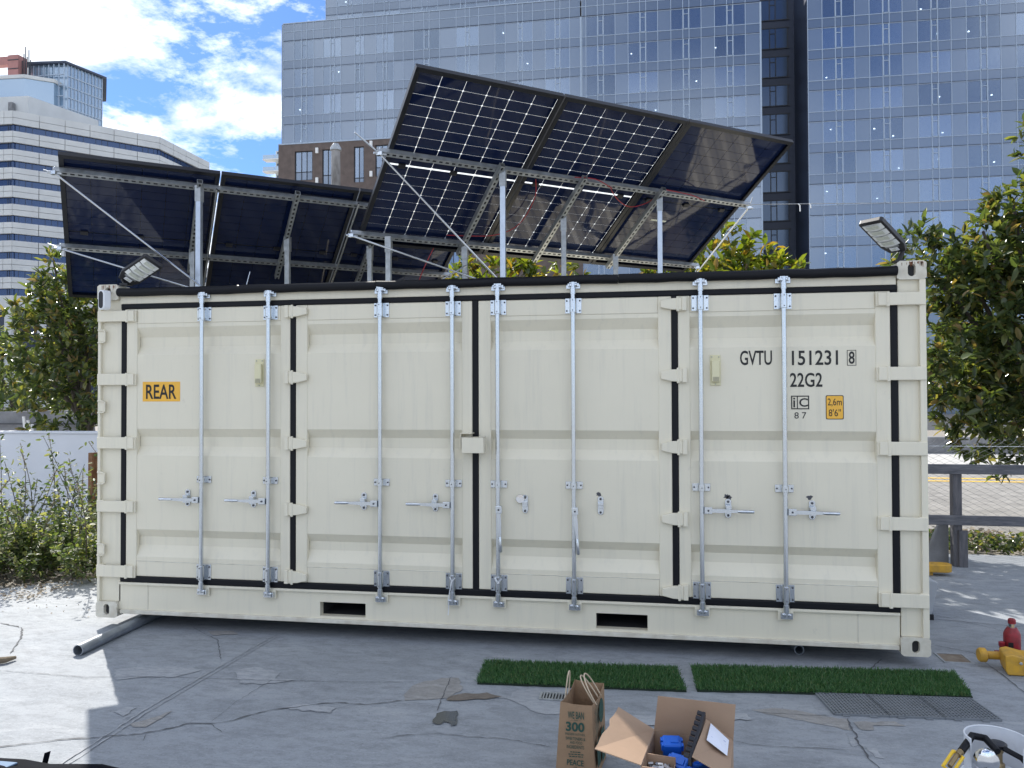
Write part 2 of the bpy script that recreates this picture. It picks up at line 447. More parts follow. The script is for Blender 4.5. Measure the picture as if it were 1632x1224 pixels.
for i, pl in enumerate([[(4.811,-.86),(4.977,-.806),(5.164,-.862),(5.233,-.893),(5.308,-.895),(5.299,-1.054),(5.167,-.997),(4.965,-.935)],
        [(5.258,-1.135),(5.293,-1.117),(5.294,-1.225),(5.257,-1.254)], [(5.319,-1.244),(5.373,-1.258),(5.373,-1.358),(5.326,-1.355)],
        [(5.338,-.944),(5.562,-.895),(5.606,-.954),(5.436,-.968),(5.417,-1.035),(5.345,-1.034)],
        [(.782,-.837),(.918,-.761),(1.168,-.722),(1.352,-.748),(1.259,-.895),(1.074,-.924),(.923,-.999)],
        [(1.575,-.741),(1.667,-.644),(1.889,-.719),(1.9,-.821),(2.04,-.825),(1.874,-.925),(1.718,-.925)],
        [(1.424,-1.578),(1.503,-1.489),(1.556,-1.38),(1.56,-1.44),(1.542,-1.597),(1.48,-1.607)],
        [(1.239,-1.45),(1.264,-1.384),(1.331,-1.373),(1.328,-1.496)], [(2.148,-1.245),(2.254,-1.165),(2.464,-1.196),(2.463,-1.278),(2.373,-1.272)],
        [(.93,.02),(1.12,.06),(1.2,-.02),(1.02,-.06)], [(4.05,-1.05),(4.5,-1.0),(4.62,-1.12),(4.2,-1.16)], [(4.62,-.94),(4.78,-.92),(4.8,-1.0),(4.66,-1.02)]]):
    patch('worn_patch', pl, M['patch_light'] if i % 3 else M['patch_tan'], PZ - 0.001 + 0.0003 * i, 20 + i)
for i, (pl, w) in enumerate([
        ([(.2,-2.2),(.956,-1.936),(1.19,-1.814),(1.329,-1.775),(1.419,-1.736),(1.569,-1.684),(1.695,-1.592),(1.752,-1.519),(1.868,-1.509),(1.971,-1.446),(2.019,-1.376),(2.111,-1.28),(2.231,-1.232),(2.326,-1.166),(2.451,-1.121),(2.615,-1.129),(2.752,-1.065),(2.814,-1.033)], .011),
        ([(-.6,-.95),(.187,-.973),(.666,-.988),(1.185,-.907),(1.459,-.89),(1.898,-.857),(2.214,-.823),(2.727,-.758)], .005),
        ([(2.82,-1.557),(2.955,-1.484),(3.131,-1.428),(3.294,-1.448),(3.5,-1.44),(3.74,-1.5)], .006), ([(1.868,-1.509),(1.99,-1.6)], .006), ([(1.639,-1.761),(1.6,-1.68)], .006),
        ([(1.857,-1.491),(1.848,-1.228),(1.894,-.848)], .004), ([(-.821,-.033),(-.556,-.109),(-.338,-.366),(-.151,-.664)], .014), ([(.765,.095),(1.13,-.173),(1.37,-.548)], .006),
        ([(5.319,-.893),(5.304,-1.015),(5.309,-1.132),(5.288,-1.154),(5.299,-1.281),(5.293,-1.371),(5.317,-1.451),(5.36,-1.7)], .012),
        ([(4.667,-1.276),(4.749,-1.311),(4.849,-1.313),(5.228,-1.293)], .006), ([(4.807,-.89),(5.006,-.887),(5.237,-.878)], .005),
        ([(5.801,.148),(5.716,.017),(5.627,-.137)], .010), ([(6.228,.533),(6.464,.374),(6.46,-.363),(6.5,-1.6)], .007), ([(3.92,-.15),(3.905,-.42)], .006),
        ([(3.0,-.62),(3.03,-1.0),(3.05,-1.15)], .007), ([(6.5,1.2),(7.2,1.05),(8.6,1.3)], .008), ([(6.3,1.6),(7.2,.62),(8.4,-.8)], .007)]):
    crack(pl, w * .8, 40 + i)
for k in range(2):
    crack([(1.401 + .035 * k, -2.2), (1.394 + .035 * k, -1.384), (1.48 + .035 * k, .02)], .012, 70 + k, name='scratch', mat='patch_light')

# ------------------------------------------------------------------ shipping container
C = thing('shipping_container', 'long cream steel shipping container with four side doors and galvanised lock rods', 'shipping container', (3.03, 1.2, GZ))
L, HC, WC = 6.058, 2.591, 2.438
def casting(x0, z0, yf, sgn, mat, hole_mat, parent=C):
    """corner casting with an oblong hole in the face towards -y (sgn=1) or +y (sgn=-1)"""
    w, h, d = 0.178, 0.118, 0.162
    n = 32; ring_o, ring_h = [], []
    cx, cz = x0 + w / 2, z0 + h / 2
    hr, hh = 0.0235, 0.017
    for j in range(n):
        a = 2 * math.pi * (j + .5) / n; ca, sa = math.cos(a), math.sin(a)
        k = min((w / 2) / max(abs(ca), 1e-6), (h / 2) / max(abs(sa), 1e-6))
        px, pz = ca * k, sa * k
        rc = 0.016   # rounded corner
        ax, az = abs(px) - (w / 2 - rc), abs(pz) - (h / 2 - rc)
        if ax > 0 and az > 0:
            q = math.hypot(ax, az); px = math.copysign(w / 2 - rc + ax / q * rc, px); pz = math.copysign(h / 2 - rc + az / q * rc, pz)
        ring_o.append((cx + px, cz + pz)); ring_h.append((cx + ca * hr, cz + sa * hr + math.copysign(hh, sa)))
    mb = MB()
    vs_ = [(x, yf, z) for x, z in ring_o] + [(x, yf, z) for x, z in ring_h] + [(x, yf + sgn * .03, z) for x, z in ring_h] + [(x, yf + sgn * d, z) for x, z in ring_o]
    fs = []
    for j in range(n):
        k = (j + 1) % n
        fs += [(j, k, n + k, n + j), (n + j, n + k, 2 * n + k, 2 * n + j), (j, k, 3 * n + k, 3 * n + j)]
    fs.append(tuple(3 * n + j for j in range(n)))
    mb.add(vs_, fs)
    o = mb.build('corner_casting', mat, parent, bevel=0.003)
    cav = MB(); cav.box(cx - .045, cx + .045, min(yf + sgn * .031, yf + sgn * .06), max(yf + sgn * .031, yf + sgn * .06), cz - .048, cz + .048)
    cav.build('aperture', hole_mat, o)
    return o
for z0 in (0.0, HC - .118):
    for x0 in (0.0, L - .178):
        casting(x0, z0, 0.0, 1, M['cream_worn'], M['inside'])
        casting(x0, z0, WC, -1, M['cream_worn'], M['inside'])
def rustmark(cx, cz, n_, seed):
    r = random.Random(seed); mb = MB()
    for _ in range(n_):
        x = cx + r.uniform(-.07, .07); z = cz + r.uniform(-.004, .004); h = r.uniform(.004, .045); w = r.uniform(.0012, .0045)
        mb.add([(x - w, -.0012, z), (x + w, -.0012, z), (x + w * .3, -.0012, z - h), (x - w * .5, -.0012, z - h * .8)], [(0, 1, 2, 3)])
    return stuff(mb.build('rust_streak', M['rust'], C))
rustmark(.105, HC - .004, 12, 1); rustmark(L - .085, HC - .006, 16, 2)
# posts (front pair shows, rear pair closes the box)
def post(x0, x1, flange):
    mb = MB(); mb.box(x0 + .004, x1 - .001, .030, .20, .118, HC - .118)
    fa, fb = flange; mb.box(fa, fb, .004, .12, .117, HC - .117)
    return mb.build('corner_post', M['cream'], C, bevel=.003)
post(0.0, .192, (.002, .026)); post(5.884, L, (6.016, L - .002))
for x0, x1 in ((0.004, .18), (L - .18, L - .004)):
    MB().box(x0, x1, WC - .18, WC - .02, .118, HC - .118).build('corner_post', M['cream'], C)
# rails
MB().box(.18, L - .18, .022, .10, 2.4405, 2.556).build('top_rail', M['cream'], C, bevel=.003)
for x0, x1, j in ((.186, 2.286, 1), (2.29, 4.05, 2), (4.053, 5.876, 3)):
    r_ = random.Random(j); pts = [(x0 + (x1 - x0) * i / 14, -.004 + r_.uniform(-.003, .003), 2.5275 + r_.uniform(-.003, .003)) for i in range(15)]
    MB().tube(pts, .033, 10).build('edge_seal', M['rubber'], C, smooth=True)
sill = MB()
pk = [(1.836, 2.191, .078, .181), (3.885, 4.241, .078, .185)]
xs = [.178] + [v for p in pk for v in p[:2]] + [L - .178]
for i in range(0, len(xs), 2): sill.box(xs[i], xs[i + 1], .030, .09, .060, .256)
for x0, x1, z0, z1 in pk:
    sill.box(x0, x1, .030, .09, z1, .256); sill.box(x0, x1, .030, .09, .060, z0)
sill_o = sill.build('bottom_rail', M['cream'], C)
MB().box(.186, L - .180, .006, .06, .256, .274).build('sill_lip', M['cream'], sill_o, bevel=.003)
MB().box(.195, L - .185, .010, .09, .030, .061).build('bottom_flange', M['cream_worn'], sill_o, bevel=.004)
for x in (.425, 5.62): MB().box(x - .003, x + .003, .0275, .032, .063, .254).build('weld_seam', M['cream_worn'], sill_o)
for x0, x1, z0, z1 in pk:
    t = MB(); t.box(x0 - .008, x0, .092, 2.36, z0, z1); t.box(x1, x1 + .008, .092, 2.36, z0, z1); t.box(x0 - .008, x1 + .008, .092, 2.36, z1, z1 + .006); t.box(x0 - .008, x1 + .008, .092, 2.36, z0 - .006, z0)
    t.build('forklift_pocket', M['inside'], C)
MB().box(.03, L - .03, .12, WC - .06, .19, .22).build('floor', M['inside'], C)
for x in (.03, L - .07): MB().box(x, x + .04, .2, WC - .2, .03, .22).build('end_sill', M['cream'], C)
def corrugated(x0, x1, pitch, depth, fn):
    """zig-zag sheet; fn(s, d, e) -> point for run s, depth d and edge e (0/1)"""
    prof = []; s = x0
    while s < x1 - 1e-6:
        prof += [(s, 0), (s + pitch * .32, 0), (s + pitch * .5, depth), (s + pitch * .82, depth)]; s += pitch
    prof = [(min(a, x1), b) for a, b in prof] + [(x1, 0)]
    mb = MB(); n = len(prof)
    mb.add([fn(a, b, 0) for a, b in prof] + [fn(a, b, 1) for a, b in prof], [(i, i + 1, n + i + 1, n + i) for i in range(n - 1)])
    return mb
corrugated(.10, L - .10, .209, -.02, lambda s, d, e: (s, .11 + e * (WC - .22), 2.566 + d)).build('roof', M['cream'], C)
MB().box(.18, L - .18, WC - .09, WC - .02, 2.45, 2.556).build('top_rail', M['cream'], C)
for x in (.02, L - .10): MB().box(x, x + .08, .17, WC - .17, 2.45, 2.575).build('end_header', M['cream'], C)
corrugated(.18, L - .18, .278, -.036, lambda s, d, e: (s, WC - .03 + d, .06 + e * 2.40)).build('rear_wall', M['cream'], C)
for x, sg in ((.02, 1), (L - .02, -1)):
    corrugated(.18, WC - .18, .278, .036, lambda s, d, e: (x + sg * d, s, .06 + e * 2.40)).build('end_wall', M['cream'], C)
MB().box(.2, L - .2, .13, .15, .27, 2.45).build('inner_wall', M['inside'], C)

# black rubber gaskets round the doors
def gasket(x0, x1, z0, z1, y=.016): return MB().box(x0, x1, y, .07, z0, z1).build('gasket', M['rubber'], C, bevel=.008, seg=3)
GX = [(.194, .239), (1.602, 1.646), (3.003, 3.048), (4.415, 4.459), (5.839, 5.884)]
gasket(.194, 5.884, 2.400, 2.4402, .012); gasket(.194, 5.884, .2745, .3215, .012)
for a, b in GX: gasket(a, b, .300, 2.42)

# doors
DZ0, DZ1 = .322, 2.400
GROOVES = [(2.254, 2.178, 2.104, 2.037), (1.466, 1.402, 1.328, 1.257), (.686, .624, .560, .474)]
DOORX = [(.239, 1.602), (1.646, 3.003), (3.048, 4.415), (4.459, 5.839)]
STILE = [(.331, 1.522), (1.738, 2.925), (3.141, 4.324), (4.541, 5.745)]
doors = []
for (x0, x1), (s0, s1) in zip(DOORX, STILE):
    mb = MB()
    y0 = .020
    mb.box(x0, s0, y0, .065, DZ0, DZ1); mb.box(s1, x1, y0, .065, DZ0, DZ1)
    mb.box(s0, s1, y0 + .0008, .065, 2.283, DZ1 - .0006); mb.box(s0, s1, y0 + .0008, .065, DZ0 + .0006, .438)
    frame = mb.build('door', M['cream'], C, bevel=.006)
    prof = [(2.283, .0245)]
    for a, b, c, d in GROOVES: prof += [(a, .0245), (b, .066), (c, .066), (d, .0245)]
    prof += [(.438, .0245)]
    pm = MB(); n = len(prof)
    pm.add([(s0 - .002, y, z) for z, y in prof] + [(s1 + .002, y, z) for z, y in prof], [(i, i + 1, n + i + 1, n + i) for i in range(n - 1)])
    pm.build('corrugated_panel', M['cream'], frame, bevel=.010, seg=3)
    # weld bead along the bottom of the panel
    wb = MB(); r_ = random.Random(int(x0 * 100)); wb.tube([(s0 + (s1 - s0) * i / 24, .0225, .439 + r_.uniform(-.0015, .0015)) for i in range(25)], .004, 5)
    wb.build('weld_bead', M['cream_worn'], frame, smooth=True)
    doors.append(frame)

RODX = [(.902, 0, -1), (1.445, 0, -1), (2.320, 1, -1), (2.863, 1, -1), (3.196, 2, 0), (3.736, 2, 0), (4.609, 3, 1), (5.155, 3, 1)]
def bolts(mb, pts, y, r=.0065):
    for x, z in pts: mb.lathe((x, y, z), [(r, 0), (r, -.005), (r * .6, -.007)], 6, 'y')
def guide(x, z0, z1, w, parent, nb):
    mb = MB(); mb.box(x - w, x + w, .0135, .0195, z0, z1)                       # plate on the door
    mb.tube([(x, -.020, z0 + .004), (x, -.020, z1 - .004)], .0235, 12)           # sleeve round the rod
    mb.box(x - .024, x + .024, -.02, .014, z0 + .004, z1 - .004)
    o = mb.build('rod_guide', M['galv'], parent, smooth=True, bevel=.0015)
    b = MB(); zz = (z0 + .018, z1 - .018) if nb == 4 else ((z0 + z1) / 2,)
    bolts(b, [(x + s * (w - .012), z) for s in (-1, 1) for z in zz], .0132)
    bolts(b, [(x, z) for z in (zz if nb == 4 else zz)], -.0437, .004)
    stuff(b.build('bolt', M['bolt'], o))
def cam_end(x, z, up, parent):
    """cam hook on the rod end with the keeper bolted to the frame"""
    s = 1 if up else -1
    k = MB(); k.box(x - .050, x + .050, .004, .0215, z - .034, z + .034)
    ko = k.build('cam_keeper', M['cream'] if not up else M['galv'], parent, bevel=.003)
    c = MB()
    c.tube([(x, -.020, z - s * .075), (x, -.020, z - s * .03)], .0205, 12)
    c.lathe((x - .014, -.022, z - s * .012), [(.008, .012), (.014, .004), (.014, -.010), (.007, -.016)], 10, 'y')
    c.lathe((x + .018, -.020, z - s * .008), [(.008, .012), (.013, .004), (.013, -.008), (.006, -.014)], 10, 'y')
    c.obox((x + .002, -.018, z + s * .006), (.026, 0, 0), (0, .012, 0), (0, 0, .011))
    c.obox((x - .030, -.006, z), (.006, 0, 0), (0, .014, 0), (0, 0, .018)); c.obox((x + .036, -.006, z), (.006, 0, 0), (0, .014, 0), (0, 0, .018))
    c.build('cam', M['galv'], parent, smooth=True)
def handle(x, z, d, parent, tilt=0.0):
    """swing handle: hub on the rod, flat bar, knurled grip. d = unit direction in x/z"""
    ux, uz = d; px, pz = -uz, ux
    def at(a, b, y): return Vector((x + ux * a + px * b, y, z + uz * a + pz * b))
    U, Pp = Vector((ux, 0, uz)), Vector((px, 0, pz))
    h = MB()
    h.obox(at(.042, 0, -.030), U * .026, Pp * .023, Vector((0, .012, 0)))
    h.build('handle_hub', M['galv'], parent, bevel=.003)
    g = MB()
    g.add([at(.05, .012, -.040), at(.05, -.012, -.040), at(.12, -.013, -.040), at(.20, -.010, -.040), at(.245, -.009, -.040), at(.245, .009, -.040), at(.20, .011, -.040), at(.12, .014, -.040)] +
          [at(.05, .012, -.031), at(.05, -.012, -.031), at(.12, -.013, -.031), at(.20, -.010, -.031), at(.245, -.009, -.031), at(.245, .009, -.031), at(.20, .011, -.031), at(.12, .014, -.031)],
          [tuple(range(8)), tuple(range(15, 7, -1))] + [(i, (i + 1) % 8, 8 + (i + 1) % 8, 8 + i) for i in range(8)])
    g.tube([at(.235, 0, -.036), at(.26, 0, -.037), at(.335, .001, -.038), at(.342, .001, -.038)], [.009, .012, .0125, .009], 10)
    o = g.build('handle', M['galv'], parent, smooth=True)
    bolts_ = MB(); bolts(bolts_, [(x + ux * .042, z + uz * .042)], -.043, .007); stuff(bolts_.build('bolt', M['bolt'], o))
def catch(x, z, parent, flap=True, mark=True):
    """handle catch: oblong plate with a hinged flap and a hasp hole"""
    mb = MB(); n = 10; poly = []
    for j in range(n + 1): a = math.pi * j / n; poly.append((x + .021 * math.cos(a), z + .044 + .021 * math.sin(a)))
    for j in range(n + 1): a = math.pi + math.pi * j / n; poly.append((x + .021 * math.cos(a), z - .044 + .021 * math.sin(a)))
    mb.prism(poly, lambda a, b: (a, .0225, b), lambda a, b: (a, .014, b))
    mb.obox((x, -.004 if flap else .006, z + .012), (.0195, 0, 0), (0, .018 if flap else .007, 0), (0, 0, .010))
    mb.obox((x, -.022 if flap else .006, z - .004), (.017, 0, 0), (0, .003, 0), (0, 0, .030 if flap else .014))
    o = mb.build('handle_catch', M['galv'], parent, bevel=.002)
    b = MB(); bolts(b, [(x, z + .046), (x, z - .048)], .0135, .009); stuff(b.build('bolt', M['bolt'], o))
    return o
for x, d, side in RODX:
    dr = doors[d]
    MB().tube([(x, -.020, .225), (x, -.020, 2.51)], .0165, 14).build('lock_rod', M['galv'], dr, smooth=True)
    guide(x, 2.293, 2.400, .058, dr, 4); guide(x, 1.054, 1.105, .060, dr, 2); guide(x, .316, .432, .060, dr, 4)
    cam_end(x, 2.500, True, dr); cam_end(x, .230, False, dr)
    if side: handle(x, .928, (side, -.012 * side), dr)
    else: handle(x + .006, .945, (.045 if x < 3.5 else .075, -1), dr)
    if side == -1: catch(x - .136, .938, dr)
    elif side == 1: catch(x + .178, .938, dr)
for x in (3.386, 3.921): catch(x, .940, doors[2], flap=False)
# disc padlock on the first open catch
PL = thing('padlock', 'round steel disc padlock hanging on the left open catch of the third door', 'padlock', (3.351, -.01, .94))
MB().lathe((3.352, .010, .978), [(.024, .008), (.031, .005), (.032, -.004), (.029, -.008), (.012, -.009)], 24, 'y').build('padlock_body', M['chrome'], PL, smooth=True)
MB().tube([(3.352 + .024, -.004, .985), (3.375, -.006, 1.0), (3.386, -.004, 1.004), (3.392, .004, .994)], .005, 8).build('shackle', M['chrome'], PL, smooth=True)
# smudges of grease left where the swing handles rubbed
for x, z, d in ((4.775, 1.022, 3), (5.316, 1.024, 3), (3.905, 1.016, 2), (4.79, 1.012, 3)):
    r_ = random.Random(int(x * 100)); pl = [(x + .022 * math.cos(a) * r_.uniform(.35, 1.2), z + .018 * math.sin(a) * r_.uniform(.35, 1.2)) for a in [2 * math.pi * j / 13 for j in range(13)]]
    mb = MB(); mb.add([(a, .0228, b) for a, b in pl], [tuple(range(13))]); mb.build('grease_mark', M['bolt'], doors[d])

# hinges
HZ = [(2.302, 2.386), (1.806, 1.894), (1.311, 1.400), (.818, .905), (.314, .405)]
def strap_hinge(x_out, x_in, z0, z1, parent):
    s = 1 if x_in > x_out else -1; mb = MB()
    pin = x_in - s * .085
    a, b = sorted((x_out, x_in - s * .012)); mb.box(a, b, -.010, .004, z0, z1)                                  # strap across the post
    a, b = sorted((pin, x_in)); mb.box(a, b, .002, .0212, z0 - .004, z1 - .001)                                 # leaf on the door stile
    mb.tube([(pin + s * .012, -.004, z0 - .008), (pin + s * .012, -.004, z1 + .006)], .012, 10)
    a, b = sorted((x_out, x_out + s * .05)); mb.box(a, b, .003, .03, z0 - .003, z1 + .003)
    mb.build('strap_hinge', M['cream'], parent, bevel=.004)
for z0, z1 in HZ:
    strap_hinge(.006, .331, z0, z1, doors[0]); strap_hinge(L - .006, 5.745, z0, z1, doors[3])
def gap_hinge(xb, s, z0, z1, parent):
    """xb = outer face of the knuckle bracket, s = direction of the tapered strap"""
    br = MB(); a, b = sorted((xb, xb + s * .030)); br.box(a, b, -.016, .021, z0 - .004, z1 + .006)
    a, b = sorted((xb, xb + s * .052)); br.box(a, b, -.002, .021, z0 - .006, z0 + .008); br.box(a, b, -.002, .021, z1 - .004, z1 + .007)
    br.build('hinge_bracket', M['cream'], parent, bevel=.002)
    mb = MB(); x1, x2, x3 = xb + s * .030, xb + s * .10, xb + s * .175; m_ = (z0 + z1) / 2; h = (z1 - z0) / 2
    poly = [(x1, z0), (x2, z0 + .003), (x3, m_ - h * .55), (x3, m_ + h * .55), (x2, z1 - .003), (x1, z1)]
    mb.prism(poly, lambda a, b: (a, -.013, b), lambda a, b: (a, .0205, b))
    mb.tube([(xb + s * .058, -.008, z0 - .010), (xb + s * .058, -.008, z1 + .010)], .010, 10)
    mb.build('hinge_strap', M['cream'], parent, bevel=.005)
for z0, z1 in HZ:
    gap_hinge(1.570, 1, z0 + .006, z1 + .004, doors[1]); gap_hinge(4.516, -1, z0 - .002, z1 - .002, doors[2])
for z0, z1 in ((2.139, 2.237), (1.591, 1.682), (1.034, 1.126), (.480, .568)):
    lug = MB()
    lug.tube([(.012, .030, z1), (.012, -.008, z1), (.062, -.008, z1 - .002), (.070, -.006, z1 - .01), (.070, -.006, z0 + .01), (.062, -.008, z0 + .002), (.012, -.008, z0), (.012, .030, z0)], .006, 6)
    lug.box(.012, .060, .0, .029, z0 + .008, z1 - .008)
    lug.build('lashing_lug', M['cream'], C, bevel=.002)

# lock box over the middle seam
lb = MB(); lb.box(2.949, 3.112, -.105, -.103, 1.308, 1.420); lb.box(2.949, 3.112, -.105, -.02, 1.417, 1.420); lb.box(2.949, 2.952, -.105, -.02, 1.308, 1.420); lb.box(3.109, 3.112, -.105, -.02, 1.308, 1.420)
lbo = lb.build('lock_box', M['cream'], C, bevel=.003)
MB().box(2.936, 2.998, .004, .0205, 1.300, 1.450).build('lock_box_plate', M['cream'], lbo, bevel=.002)
MB().box(2.936, 2.941, -.09, .006, 1.330, 1.447).build('lock_box_plate', M['cream'], lbo, bevel=.001)
MB().box(2.936, 3.02, -.09, .006, 1.443, 1.448).build('lock_box_plate', M['cream'], lbo, bevel=.001)
MB().tube([(3.115, -.03, 1.365), (3.118, -.05, 1.335), (3.126, -.055, 1.325), (3.134, -.05, 1.333), (3.133, -.04, 1.345)], .003, 6).build('hook', M['cream'], lbo, smooth=True)

# ventilators
def vent(x0, x1, z0, z1, parent):
    mb = MB(); mb.box(x0, x1, .016, .0248, z0, z1)
    o = mb.build('ventilator', M['vent'], parent, bevel=.002)
    MB().box(x0 + .008, x1 - .008, -.012, .017, z0 + .024, z1 - .038).build('cowl', M['vent'], o, bevel=.006)
    for k in range(4):
        zz = z0 + .030 + k * .008
        MB().box(x0 + .016, x1 - .014, -.0145, -.011, zz, zz + .0045).build('louvre', M['vent_dark'], o)
    b = MB(); bolts(b, [(x0 + .012, z1 - .014), (x1 - .012, z1 - .014), ((x0 + x1) / 2, z0 + .010)], .0155, .004); stuff(b.build('screw', M['galv_dull'], o))
vent(1.320, 1.390, 1.788, 1.996, doors[0]); vent(4.674, 4.744, 1.777, 1.987, doors[3])

# markings: real letters 1.5 mm proud of the panel
FY = .0228
def mark(body, x0, z0, h, w, parent, name='marking', bold=.014, mat='ink', y=FY): return lettering(name, body, M[mat], parent, (x0, y, z0), (1, 0, 0), (0, 0, 1), h, w, bold)
d4 = doors[3]
mark('GVTU', 4.874, 1.915, .100, .210, d4); mark('151231', 5.213, 1.911, .100, .296, d4); mark('8', 5.577, 1.917, .084, .037, d4)
def outline(x0, x1, z0, z1, t, parent, mat='ink', y=FY):
    mb = MB(); mb.box(x0, x1, y, y + .001, z0, z0 + t); mb.box(x0, x1, y, y + .001, z1 - t, z1); mb.box(x0, x0 + t, y, y + .001, z0 + t, z1 - t); mb.box(x1 - t, x1, y, y + .001, z0 + t, z1 - t)
    return mb.build('marking_box', M[mat], parent)
outline(5.566, 5.624, 1.906, 2.010, .0035, d4)
mark('22G2', 5.200, 1.764, .096, .208, d4)
outline(5.206, 5.322, 1.614, 1.706, .007, d4)
MB().box(5.243, 5.249, FY, FY + .001, 1.621, 1.699).build('marking', M['ink'], d4)
mark('i', 5.219, 1.627, .066, .013, d4); mark('C', 5.258, 1.631, .058, .056, d4)
mark('8', 5.226, 1.551, .043, .028, d4, bold=.0); mark('7', 5.275, 1.551, .043, .028, d4, bold=.0)
def sticker(x0, x1, z0, z1, parent, border=0.0):
    mb = MB(); n = 6; r_ = .010 if border else .001; poly = []
    for cx, cz, a0 in ((x1 - r_, z1 - r_, 0), (x0 + r_, z1 - r_, 90), (x0 + r_, z0 + r_, 180), (x1 - r_, z0 + r_, 270)):
        for j in range(n): a = math.radians(a0 + 90 * j / (n - 1)); poly.append((cx + r_ * math.cos(a), cz + r_ * math.sin(a)))
    mb.prism(poly, lambda a, b: (a, .0242, b), lambda a, b: (a, .0232, b))
    return mb.build('sticker', M['ink'] if border else M['orange'], parent), poly
st1, _ = sticker(.377, .695, 1.677, 1.830, doors[0])
mark('REAR', .406, 1.697, .112, .258, st1, 'lettering', .016, y=.0222)
st2, poly = sticker(5.428, 5.542, 1.546, 1.708, d4, 1.0)
mid = (5.485, 1.627); inn = MB(); inn.prism([(mid[0] + (a - mid[0]) * .915, mid[1] + (b - mid[1]) * .94) for a, b in poly], lambda a, b: (a, .0231, b), lambda a, b: (a, .0226, b))
io = inn.build('sticker_face', M['orange'], st2)
mark('2,6m', 5.440, 1.632, .055, .090, io, 'lettering', .006, y=.0221); mark("8'6''", 5.446, 1.567, .048, .078, io, 'lettering', .004, y=.0221)

# cable tie round the fourth rod
TI = MB(); TI.tube([(2.846, -.04, .415), (2.862, -.046, .392), (2.885, -.036, .41), (2.862, -.045, .385), (2.850, -.044, .33), (2.836, -.03, .26), (2.833, -.012, .19), (2.826, -.008, .135)], .0035, 6)
tag(TI.build('cable_tie', M['white'], smooth=True), 'thin pale cord tied round the lock rod just left of the middle seam', 'cord')
TI = MB(); TI.tube([(3.176, -.04, .425), (3.190, -.048, .395), (3.208, -.048, .39), (3.222, -.036, .415), (3.198, -.049, .382)], .005, 6)
tag(TI.build('cable_tie', M['white'], smooth=True), 'short pale cord looped round the lock rod just right of the middle seam', 'cord')

# ------------------------------------------------------------------ solar arrays
def translucent_material(name, col, mix=0.8):
    m = bpy.data.materials.new(name); m.use_nodes = True
    n = m.node_tree.nodes; l = m.node_tree.links
    b = n['Principled BSDF']; b.inputs['Base Color'].default_value = (*col, 1); b.inputs['Roughness'].default_value = .4
    t = n.new('ShaderNodeBsdfTranslucent'); t.inputs[0].default_value = (*col, 1)
    x = n.new('ShaderNodeMixShader'); x.inputs[0].default_value = mix
    l.new(b.outputs[0], x.inputs[1]); l.new(t.outputs[0], x.inputs[2]); l.new(x.outputs[0], n['Material Output'].inputs[0])
    return m
M['gap_white'] = translucent_material('white_translucent_backsheet', (.50, .53, .55))
M['tube_blue'] = material('galvanised_square_post', (.50, .55, .62), .32, metal=.85, vary=.1, vscale=14)

PW, PL_, PITCH_X = 1.134, 1.722, 1.145
class Frame:
    def __init__(s, O, az, tilt):
        a, t = math.radians(az), math.radians(tilt)
        s.O = Vector(O); s.u = Vector((math.cos(a), math.sin(a), 0))
        s.v = Vector((math.sin(a) * math.cos(t), -math.cos(a) * math.cos(t), math.sin(t))); s.n = s.u.cross(s.v)   # n points below the panels
    def p(s, a, b, c=0.0): return s.O + s.u * a + s.v * b + s.n * c
cell_cache = {}
def cell_mesh(F, key, w, h):
    if (key, w, h) in cell_cache: return cell_cache[(key, w, h)]
    c = .006; poly = [(-w/2 + c, -h/2), (w/2 - c, -h/2), (w/2, -h/2 + c), (w/2, h/2 - c), (w/2 - c, h/2), (-w/2 + c, h/2), (-w/2, h/2 - c), (-w/2, -h/2 + c)]
    mb = MB(); mb.prism(poly, lambda a, b: F.u * a + F.v * b - F.n * .002, lambda a, b: F.u * a + F.v * b + F.n * .002)
    me = mb.mesh('cell'); me.materials.append(M['cell']); cell_cache[(key, w, h)] = me; return me
